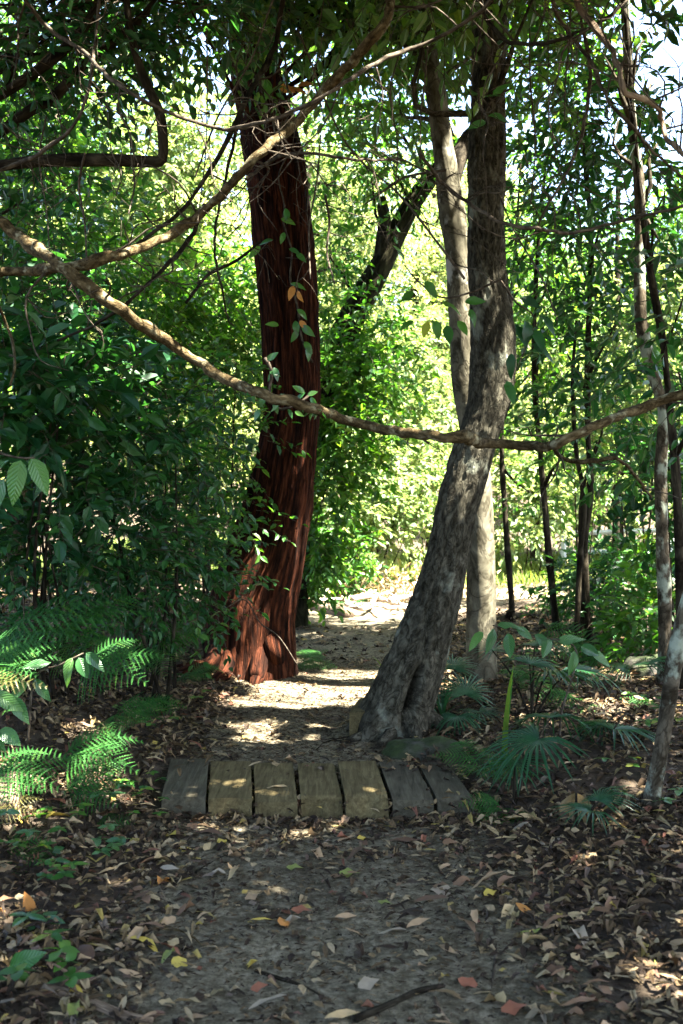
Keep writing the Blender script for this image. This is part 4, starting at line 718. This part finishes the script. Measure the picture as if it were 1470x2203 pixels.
for k, ((x0, x1), (x2, x3), mm, wear, lab) in enumerate(SL):
    yf = 4.58 + rng.normal() * .008; yb = 5.2; dz = rng.normal() * .007; zt = .078 + dz; fx = lambda p, d: (p - 735) / F * d
    B = [(fx(x0, yf), yf, -.06), (fx(x1, yf), yf, -.06), (fx(x3, yb), yb, -.06), (fx(x2, yb), yb, -.06)]; Tt = [(b[0], b[1] + .008 * (i < 2), zt + .022 * (i > 1) - .008 * (k > 4)) for i, b in enumerate(B)]
    tag(hexa(B, Tt, 14, 26, 5, .005, wear, k * 3.1).build('timber_sleeper', M[mm]), lab, 'sleeper', 'timber sleepers of the step')
B = [(fx(752, 5.85), 5.85, 0), (fx(900, 5.9), 5.9, 0), (fx(900, 6.3), 6.3, 0), (fx(776, 6.3), 6.3, 0)]; tag(hexa(B, [(b[0], b[1], .225) for b in B], 14, 12, 5, .006, .01, 4).build('timber_block', M['timber']), 'square cut timber block wedged behind the foot of the grey tree', 'timber')
q = W(45, 1715, 4.25); ax = nrm(A(-1, -.25, -.1)); mb = MB(); tube(mb, [q, q + ax * .35, q + ax * .8], [.11, .115, .12], 20, step=.03, disp=flare(.1, 0, rough=.02, ridge=.004)); lg = thing('sawn_log', 'sawn pale log end at the left edge, its top in the sun', 'log', q); mb.build('wood', M['dead'], lg)
mb = MB(); c = W(930, 1630, 5.45); n_, m_ = 40, 26; th, ph = np.meshgrid(np.linspace(0, 2 * np.pi, n_, endpoint=False), np.linspace(-.45, 1.57, m_)); u = np.stack([np.cos(ph) * np.cos(th), np.cos(ph) * np.sin(th), np.sin(ph)], -1); u = np.sign(u) * np.abs(u) ** .75
rr = .8 + .45 * fbm(u * 1.7 + 3, 4); V = on(.46, 5.42) + A(0, 0, -.09) + u * rr[..., None] * A(.25, .15, .17); i, j = np.meshgrid(np.arange(m_ - 1), np.arange(n_), indexing='ij'); j2 = (j + 1) % n_
mb.add(V, np.stack([i * n_ + j, i * n_ + j2, (i + 1) * n_ + j2, (i + 1) * n_ + j], -1).reshape(-1, 4)); tag(mb.build('rock', M['rock']), 'low mossy rock at the right foot of the grey tree', 'rock')
mb = MB(); u2 = u; V = on(2.35, 7.4) + A(0, 0, -.05) + u2 * rr[..., None] * A(.26, .2, .2); mb.add(V, np.stack([i * n_ + j, i * n_ + j2, (i + 1) * n_ + j2, (i + 1) * n_ + j], -1).reshape(-1, 4)); tag(mb.build('rock', M['rock']), 'rounded stone in dappled light before the lichen spotted trunk', 'rock')
for lb_, (x_, y_), s_ in (('pale sandstone boulder at the back of the debris heap', (.35, 15.3), (.5, .4, .38)), ('low pale rock right of the debris heap', (1.0, 14.9), (.42, .3, .22)), ('small pale rock left of the debris heap', (-.3, 15.0), (.3, .25, .22))):
    mb = MB(); mb.add(on(x_, y_, -.05) + u2 * rr[..., None] * A(*s_), np.stack([i * n_ + j, i * n_ + j2, (i + 1) * n_ + j2, (i + 1) * n_ + j], -1).reshape(-1, 4)); tag(mb.build('rock', M['stone']), lb_, 'rock')
def lying(name, label, cat, pts, r, m, seg=9, lift=.6, forks=0, step=.03, rough=.15):
    P = np.array([G(*p) for p in pts]); R = np.linspace(r[0], r[1], len(P)); P[:, 2] += R * lift; t = thing(name, label, cat, P[0]); mb = MB(); C, rad = tube(mb, P, R, seg, step=step, disp=lambda rr, bc, s, d, C: rr * (1 + rough * 2 * (fbm(np.stack([bc[..., 0] * 40, bc[..., 1] * 40, bc[..., 2] * 8], -1), 3) - .5))); mb.build('stem', m, t)
    for k in range(forks):
        i = rng.integers(2, len(C) - 2); d = nrm(rng.normal(size=3) * A(1, .8, .5) + A(0, 0, .35)); L = rng.uniform(.15, .4) * np.linalg.norm(P[-1] - P[0]); mb = MB(); tube(mb, [C[i], C[i] + d * L * .5 + rng.normal(size=3) * L * .06, C[i] + (d + A(0, 0, -.2)) * L], [rad[i] * .6, rad[i] * .45, rad[i] * .15], 6, step=.05); mb.build('branch', m, t)
    return t
lying('fallen_log', 'brown fallen log lying across the left side of the sunlit clearing', 'log', [(600, 1294), (640, 1302), (700, 1318), (752, 1330)], (.085, .075), M['dead'], 14)
for lab, pts, r, fk in [('pale dead branch curving through the debris heap in the clearing', [(760, 1310), (800, 1302), (845, 1312), (890, 1318)], (.03, .015), 5), ('pale forked branch at the top of the debris heap', [(785, 1282), (815, 1266), (850, 1262), (880, 1256)], (.03, .012), 6), ('bent stick arching out of the debris heap', [(790, 1296), (815, 1276), (835, 1292), (850, 1300)], (.025, .01), 5),
                    ('thin pale branch on the sand by the leaning grey trunk', [(830, 1326), (870, 1322), (905, 1330)], (.022, .012), 2), ('looped white branch standing up in the debris heap', [(800, 1318), (812, 1296), (840, 1290), (862, 1316)], (.022, .012), 3), ('slanting pale limb at the back of the debris heap', [(700, 1290), (740, 1270), (790, 1262)], (.03, .014), 4), ('crooked pale stick at the left of the debris heap', [(690, 1306), (730, 1300), (770, 1310)], (.02, .01), 4), ('broken limb with stubs at the right of the debris heap', [(840, 1312), (880, 1300), (915, 1306)], (.028, .014), 4),
                    ('tangled branch at the near side of the debris heap', [(745, 1320), (780, 1326), (800, 1318), (815, 1330)], (.025, .008), 6)]:
    t = lying('dead_branch', lab, 'branch', pts, (r[0] * 1.3, r[1] * 1.3), M['fardead'], 8, 3.5, fk + 2)
for lab, pts, r, m, fk in [('long forked twig lying on the bare dirt right of centre', [(1057, 2140), (1066, 2060), (1072, 1990), (1078, 1970)], (.006, .003), 'twig', 1), ('half buried branch at the bottom of the path', [(760, 2203), (840, 2170), (900, 2140), (955, 2128)], (.017, .011), 'dark', 0), ('thick broken root along the bottom left corner', [(60, 2130), (160, 2150), (260, 2190), (330, 2203)], (.02, .012), 'dead', 1),
                           ('dark stick in the litter left of the path', [(400, 1890), (470, 1850), (540, 1818)], (.006, .003), 'dark', 1), ('gnarled surface root snaking through the left litter', [(140, 1965), (230, 1990), (330, 2000), (400, 2010), (440, 2040)], (.009, .004), 'vine', 2), ('thin pale twig lying along the left litter', [(110, 1925), (180, 1940), (280, 1950), (400, 1945)], (.005, .002), 'dead', 1),
                           ('dark root lying beside the right end of the step', [(960, 1810), (1000, 1790), (1050, 1762)], (.007, .003), 'dark', 1), ('short straight stick lying on the right litter', [(1225, 1950), (1290, 1908)], (.005, .003), 'twig', 0), ('grey fallen branch at the right edge of the litter', [(1340, 1758), (1400, 1775), (1470, 1792)], (.016, .01), 'twig', 2), ('slim stick crossing behind the grey fallen branch', [(1380, 1790), (1430, 1760), (1480, 1740)], (.01, .006), 'dead', 1),
                           ('long dark stick in the litter behind the fan palm', [(1080, 1545), (1180, 1535), (1300, 1548), (1400, 1540)], (.018, .01), 'dark', 2), ('dark fallen branch across the shade right of the pale tree', [(1065, 1345), (1120, 1330), (1200, 1336)], (.05, .03), 'dark', 2), ('thin root at the foot of the grey tree reaching toward the step', [(780, 1590), (740, 1590), (700, 1600), (680, 1615)], (.012, .004), 'dark', 3), ('small dark stick on the dirt at the lower centre', [(550, 2092), (640, 2120), (700, 2150)], (.008, .004), 'dark', 0),
                           ('straw coloured splintered stick at the bottom of the path', [(935, 2150), (948, 2180), (965, 2203)], (.008, .006), 'dead', 0), ('thin dry stick by the left seedlings', [(180, 1830), (215, 1800), (240, 1770)], (.004, .002), 'twig', 1), ('pale thin stick leaning against the sawn log', [(0, 1800), (40, 1790), (110, 1786)], (.003, .002), 'dead', 1)]:
    lying('stick', lab, 'stick', pts, r, M[m], 8, .5, fk, rough=.25)
# twigs and tendrils tangled over the red trunk foot
vine('thin tendril looping over the foot of the red trunk', [(470, 1320), (525, 1290), (560, 1340), (600, 1370), (640, 1430)], 7.2, (3, 3), M['twig'], 1, .2)

# ================================================================== LITTER
lan = blade(.15, .05, (.15, .38, .62, .84), (.3, .5, .46, .22), .02, 1); ova = blade(.1, .06, wav=.05, seed=2); curl = blade(.55, .3, wav=.06, seed=4); sick = list(blade(.1, .08, (.15, .38, .62, .84), (.3, .5, .46, .22), .03, 5)); v = sick[0].copy(); v[:, 1] += 1.1 * (v[:, 0] - v[:, 0] ** 2) * 1.6; sick[0] = v; sick = tuple(sick)
TT = [(lan, .11, .24), (ova, .072, .55), (curl, .075, .5), (sick, .12, .2), (ova, .05, .6), (curl, .095, .34)]
def litter_density(x, y):
    dx = np.abs(x - pathx(y)) / pathw(y); sp = .6 + .9 * n2(x, y, 3.1, 7)
    d = np.where(dx < 1, .12 + .7 * sst(.45, 1.0, dx), .82) * sp; d = np.where((y > 4.1) & (y < 4.58), np.maximum(d, .4 * sp), d)
    d = np.where((y > 4.5) & (y < 5.25) & (dx < 1.15), np.where(x > .25, .6 * sp, .05), d); d = np.where((y > 5.25) & (y < 7) & (dx < 1), d * .8, d); d = np.where((y > 6.9) & (y < 8.4) & (dx < 1), d * .5, d); d = np.where((y > 8.6) & (y < 11) & (dx < 1.1), np.maximum(d, .3), d)
    return d
lit = MB()
for y0, y1, xw, N, s in ((1.8, 4.6, 1.9, 23000, .7), (4.6, 7.5, 2.9, 21000, .8), (7.5, 12, 4.5, 14000, 1.1), (12, 17, 7, 7000, 1.3)):
    y = rng.uniform(y0, y1, N); x = rng.uniform(-xw, xw, N); k = rng.random(N) * 1.15 < litter_density(x, y); k &= ~((y > 11.4) & (rng.random(N) < .72)); x, y = x[k], y[k]; ty = rng.integers(0, 6, len(x))
    off = np.abs(x - pathx(y)) > pathw(y)
    for j, (T, L, wr) in enumerate(TT):
        q = ty == j; n = q.sum(); P = np.stack([x[q], y[q], gz(x[q], y[q]) + .012 + rng.random(n) ** 2 * np.where(off[q], .05, .012)], -1); P[:, 2] += np.where((y[q] > 4.56) & (y[q] < 5.22) & (np.abs(x[q] + .16) < .72), .04, 0)
        a = rng.uniform(0, 6.28, n); D = np.stack([np.cos(a), np.sin(a), rng.normal(size=n) * np.where(off[q], .17, .08)], -1); U = A(0, 0, 1) + rng.normal(size=(n, 3)) * np.where(off[q], .26, .13)[:, None]; Ls = L * s * rng.uniform(.5, 1.15, n)
        P[:, 2] += np.maximum(-D[:, 2], 0) * Ls * .6; place(lit, T, P, D, U, Ls, Ls * wr * rng.uniform(.7, 1.2, n))
for (xa, xb), (xc, xd) in [(s_[0], s_[1]) for s_ in SL]:      # crumbs and leaves packed in the gaps and along the front of the step
    n = 34; u = rng.random(n); P = np.stack([((xb + 4) * (1 - u) + (xd + 4) * u - 735) / F * (4.58 + .62 * u), 4.58 + .62 * u, .02 + .04 * rng.random(n)], -1); a = rng.uniform(0, 6.28, n); place(lit, ova, P, np.stack([np.cos(a) * .3, np.sin(a), rng.normal(size=n) * .4], -1), rdir(n, 1.5), rng.uniform(.02, .05, n), rng.uniform(.01, .025, n))
    n = 26; x = (rng.uniform(xa, xb, n) - 735) / F * 4.55; P = np.stack([x, 4.55 - rng.random(n) ** 1.5 * .1, gz(x, np.full(n, 4.5)) + .015 + .02 * rng.random(n)], -1); a = rng.uniform(0, 6.28, n); place(lit, curl, P, np.stack([np.cos(a), np.sin(a), rng.normal(size=n) * .25 + .1], -1), A(0, 0, 1) + rng.normal(size=(n, 3)) * .3, rng.uniform(.03, .075, n), rng.uniform(.015, .035, n))
N = 26000; y = rng.uniform(1.8, 9, N); x = pathx(y) + rng.normal(size=N) * pathw(y) * 1.1; P = np.stack([x, y, gz(x, y) + .012], -1); a = rng.uniform(0, 6.28, N); place(lit, L4, P, np.stack([np.cos(a), np.sin(a), rng.normal(size=N) * .15], -1), A(0, 0, 1) + rng.normal(size=(N, 3)) * .3, rng.uniform(.007, .034, N), rng.uniform(.002, .009, N), rng.random(N) * .7)
tag(lit.build('leaf_litter', M['litter'], smooth=False), 'mixed brown and tan leaf litter covering the forest floor', None, None, 'stuff')

# the fallen leaves that show largest, each an object of its own
KN = ['slender', 'oval', 'cupped', 'sickle shaped', 'round', 'curled']; fl = {}
for j, (T, L, wr) in enumerate(TT):
    for cn, c in LC:
        b = MB(); place(b, T, np.zeros((1, 3)), A((1, 0, 0)), A((0, 0, 1)), L, L * wr, [.5]); fl[(j, cn)] = b.data('fallen_leaf', M['f_' + cn])
SPOT = [((-9, -.62, 0, 3.3), 'in the bottom left litter'), ((-9, -.5, 3.3, 4.7), 'in the left litter by the ferns'), ((.62, 9, 0, 3.3), 'in the bottom right litter'), ((.5, 9, 3.3, 4.7), 'in litter near the palm seedling'), ((-9, 9, 0, 2.95), 'at the bottom of the path'), ((-9, 0, 2.95, 3.7), 'left on the bare path'), ((0, 9, 2.95, 3.7), 'right on the bare path'), ((-9, -.15, 3.7, 4.7), 'just before the left sleepers'), ((-.15, 9, 3.7, 4.7), 'just before the right sleepers'), ((-9, 9, 4.7, 9), 'behind the timber step')]
seen = {}; cw = np.array([.12, .21, .26, .15, .11, .05, .055, .02, .025])
def add_leaf(x, y, j, cn, sc, a, tilt=.12, dz=0.):
    o = bpy.data.objects.new('fallen_leaf', fl[(j, cn)]); col.objects.link(o); o.location = (x, y, float(gz(x, y)) + .022 + dz); o.rotation_euler = (rng.normal() * tilt * 1.3, rng.normal() * tilt, a); o.scale = (sc, sc, sc)
    sp = next(s for (a0, a1, b0, b1), s in SPOT if a0 <= x <= a1 and b0 <= y <= b1); px = 735 + x / y * F
    e = (math.degrees(a) % 180); dr = 'lying across' if e < 35 or e > 145 else ('pointing away' if 65 < e < 115 else 'aslant')
    szw = 'large ' if sc > 1.22 else ('little ' if sc < .85 else ''); lb = f"{szw}{cn} {KN[j]} leaf {dr} {sp}"
    return o, lb, px
allf = []
for x, y, j, cn, sc, a in [(-.21, 3.42, 1, 'orange', 1.1, 1.3), (-.18, 3.55, 1, 'reddish brown', 1.1, .2), (-.32, 3.45, 0, 'yellow', .8, .1), (-.52, 4.2, 1, 'yellow', 1.1, 1.2), (.33, 3.7, 1, 'grey beige', 1.9, .1), (-.01, 3.9, 1, 'olive green', 1.3, .4), (-.22, 3.95, 4, 'olive green', 1.4, 0), (.13, 3.62, 4, 'olive green', 1.2, -.2), (.52, 3.62, 4, 'yellow', 1.4, .7), (-.35, 3.62, 1, 'tan', 1.2, .9), (.47, 2.85, 2, 'pale tan', 1.6, 2.2), (.45, 2.8, 1, 'reddish brown', 1.3, .5), (-.5, 2.85, 3, 'pale tan', 1.2, -.6), (.46, 3.38, 3, 'tan', 1.1, 1.4), (.22, 3.38, 0, 'tan', 1.2, .8), (.62, 3.55, 0, 'orange', 1.1, -1.1), (-.05, 2.78, 0, 'pale tan', 1.2, .5), (-.02, 4.32, 2, 'reddish brown', 1.3, .4), (.07, 4.3, 4, 'yellow', 1.2, .8), (-.43, 3.9, 2, 'tan', 1.3, 1.5), (.05, 2.95, 1, 'grey beige', 1.2, .7), (.12, 2.86, 3, 'tan', 1., 2.), (.35, 3.0, 1, 'reddish brown', 1.1, -.4), (-.27, 2.95, 4, 'reddish brown', 1.1, .3), (.0, 3.4, 0, 'tan', .9, -.5)]:
    allf.append(add_leaf(x, y, j, cn, sc, a))
o, _, px = add_leaf(-.39, 4.78, 3, 'pale tan', 1.5, .05, .03, .07); tag(o, 'pale curled leaf lying across the two dappled sleepers', 'leaf', 'fallen leaves')
while len(allf) < 268:
    y = rng.uniform(2.68, 4.5) if rng.random() < .9 else rng.uniform(5.3, 6.6); x = rng.uniform(-.36, .36) * y
    if rng.random() > litter_density(x, y) * .8 + .12: continue
    allf.append(add_leaf(x, y, rng.integers(0, 6), LC[rng.choice(9, p=cw)][0], rng.uniform(.7, 1.45), rng.uniform(0, 6.28), .16))
by = {}
for o, lb, px in allf: by.setdefault(lb, []).append((px, o))
for lb, L in by.items():
    L.sort(key=lambda q: q[0])
    for k, (px, o) in enumerate(L):
        tag(o, lb if len(L) == 1 else lb + (', ' + ('further left', 'further right')[k] if len(L) == 2 else f', {("first", "second", "third", "fourth", "fifth", "sixth")[min(k, 5)]} from left'), 'leaf', 'fallen leaves')

# ================================================================== CLEARING AND BEYOND
gb = MB()
N = 26000; x = rng.uniform(-6, 9, N); y = rng.uniform(15.5, 24, N); k = (noise(np.stack([x * .6, y * .6, x * 0], -1)) > .42) & ~((np.abs(y - np.interp(x, cx, cyy)) < 1.2) & (x > .8)); x, y = x[k], y[k]; n = len(x)
place(gb, L4, np.stack([x, y, gz(x, y)], -1), np.stack([rng.normal(size=n) * .35, rng.normal(size=n) * .35, np.ones(n)], -1), rdir(n), rng.uniform(.08, .28, n), .012)
tag(gb.build('grass', M['grass'], smooth=False), 'sunlit grass beyond the clearing', None, None, 'stuff')
db = MB()   # dry leafy debris over the branches
N = 1900; c = np.array([.6, 14.2, .25]); P = c + rng.normal(size=(N, 3)) * A(.85, .4, .2); P[:, 2] = np.maximum(P[:, 2], gz(P[:, 0], P[:, 1]) + .02)
place(db, L6, P, rdir(N), A(0, 0, 1) + rng.normal(size=(N, 3)) * .8, rng.uniform(.05, .13, N), rng.uniform(.02, .05, N)); tag(db.build('dry_brush', M['straw'], smooth=False), 'dry brush and dead leaves heaped on the clearing floor', None, None, 'stuff')
wr_ = thing('rail_fence', 'white painted rail fence seen far off between the saplings', 'fence', W(1213, 1230, 20))
def post(nm, a, b, r):
    m_ = MB(); a, b = np.asarray(a, float), np.asarray(b, float); tube(m_, [a, b], [r, r], 4, n=6); m_.build(nm, M['white'], wr_, smooth=False)
for px in (1213, 1325, 1440):
    q = W(px, 1147, 20); post('post', on(q[0], q[1], -.05), q, .055)
post('rail', W(1205, 1148, 20.09), W(1450, 1140, 20.09), .05); post('rail', W(1205, 1188, 20.09), W(1450, 1182, 20.09), .035)

def far_proto(h, seed, lm, nl=8, leaf=.15):
    P = np.array([[0, 0, -.3], [rng.normal() * .15, rng.normal() * .15, h * .3], [rng.normal() * .4, rng.normal() * .4, h * .65], [rng.normal() * .5, rng.normal() * .5, h]]); P = P + A(0, 200, 0)
    bl = []
    for k in range(nl):
        u = rng.uniform(.18, 1.0); a = rng.uniform(0, 6.28); r = (1.5 - .5 * u) * rng.uniform(.4, 1.3); bl.append((A(P[2][0] * u + math.cos(a) * r, 200 + math.sin(a) * r, h * u), A(1.15, 1.15, .95) * rng.uniform(.75, 1.25), 130))
    t = make_tree('tree', 'x', P, A(.14, .12, .09, .03), M['dark'], lm, bl, seg=8, step=.3, leaf=leaf, n=7, tl=.6, T=L4, lr=.02, start=.15)
    return t
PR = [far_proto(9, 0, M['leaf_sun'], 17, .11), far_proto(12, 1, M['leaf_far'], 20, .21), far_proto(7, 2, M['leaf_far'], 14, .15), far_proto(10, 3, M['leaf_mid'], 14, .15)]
SPEC = [(-2.4, 15.5, 2, 'sunlit young tree behind the shaded left shrubs'), (-4.6, 14, 3, 'bushy tree behind the tall bush at the left edge'), (-1.1, 18, 0, 'bright tree showing left of the red trunk above the liana'), (-3.5, 19.5, 1, 'tall tree rising in the bright upper left gap'), (-6.5, 17, 0, 'tree filling the far left background'), (.7, 21, 2, 'glowing young tree in the sunny middle behind the forked tree'), (2.1, 23, 0, 'sunlit tree between the pale and red trunks far back'), (-.6, 26, 1, 'tall hazy tree behind the red trunk'),
        (3.8, 19.5, 3, 'tree of mixed green behind the thin dark sapling'), (5.6, 20, 0, 'spreading tree behind the twin stemmed sapling'), (7.6, 18.5, 3, 'dense tree behind the lichen spotted trunk'), (7., 19.5, 3, 'mid green tree between the saplings and the right edge'), (9., 15.5, 2, 'young tree at the far right behind the thicket'), (1.5, 29, 0, 'distant tree closing the sunny middle gap'), (3.4, 27, 1, 'tall far tree right of the pale trunk'), (-3, 27, 0, 'distant tree behind the left gap'), (7.5, 30, 1, 'tall far tree behind the right saplings'), (9.5, 24, 0, 'far tree beyond the white rail at right'), (-7, 25, 1, 'tall far tree at the left edge'), (-10, 21, 0, 'far tree beyond the left edge shrubs')]
used = set()
for x, y, k, lb in SPEC:
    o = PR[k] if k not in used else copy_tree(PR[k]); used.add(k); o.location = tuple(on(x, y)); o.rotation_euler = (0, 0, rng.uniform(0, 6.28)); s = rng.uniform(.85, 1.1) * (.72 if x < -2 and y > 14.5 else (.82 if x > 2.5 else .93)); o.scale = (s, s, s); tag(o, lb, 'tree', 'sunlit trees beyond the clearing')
fb = MB()
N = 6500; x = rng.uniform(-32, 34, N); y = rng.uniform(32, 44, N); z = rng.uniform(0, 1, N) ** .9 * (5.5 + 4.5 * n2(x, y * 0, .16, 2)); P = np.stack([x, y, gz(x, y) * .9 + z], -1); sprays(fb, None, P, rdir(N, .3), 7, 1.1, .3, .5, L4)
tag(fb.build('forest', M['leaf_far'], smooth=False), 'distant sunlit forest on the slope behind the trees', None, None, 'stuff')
for o in col.objects:
    if '_w' in o: del o['_w']
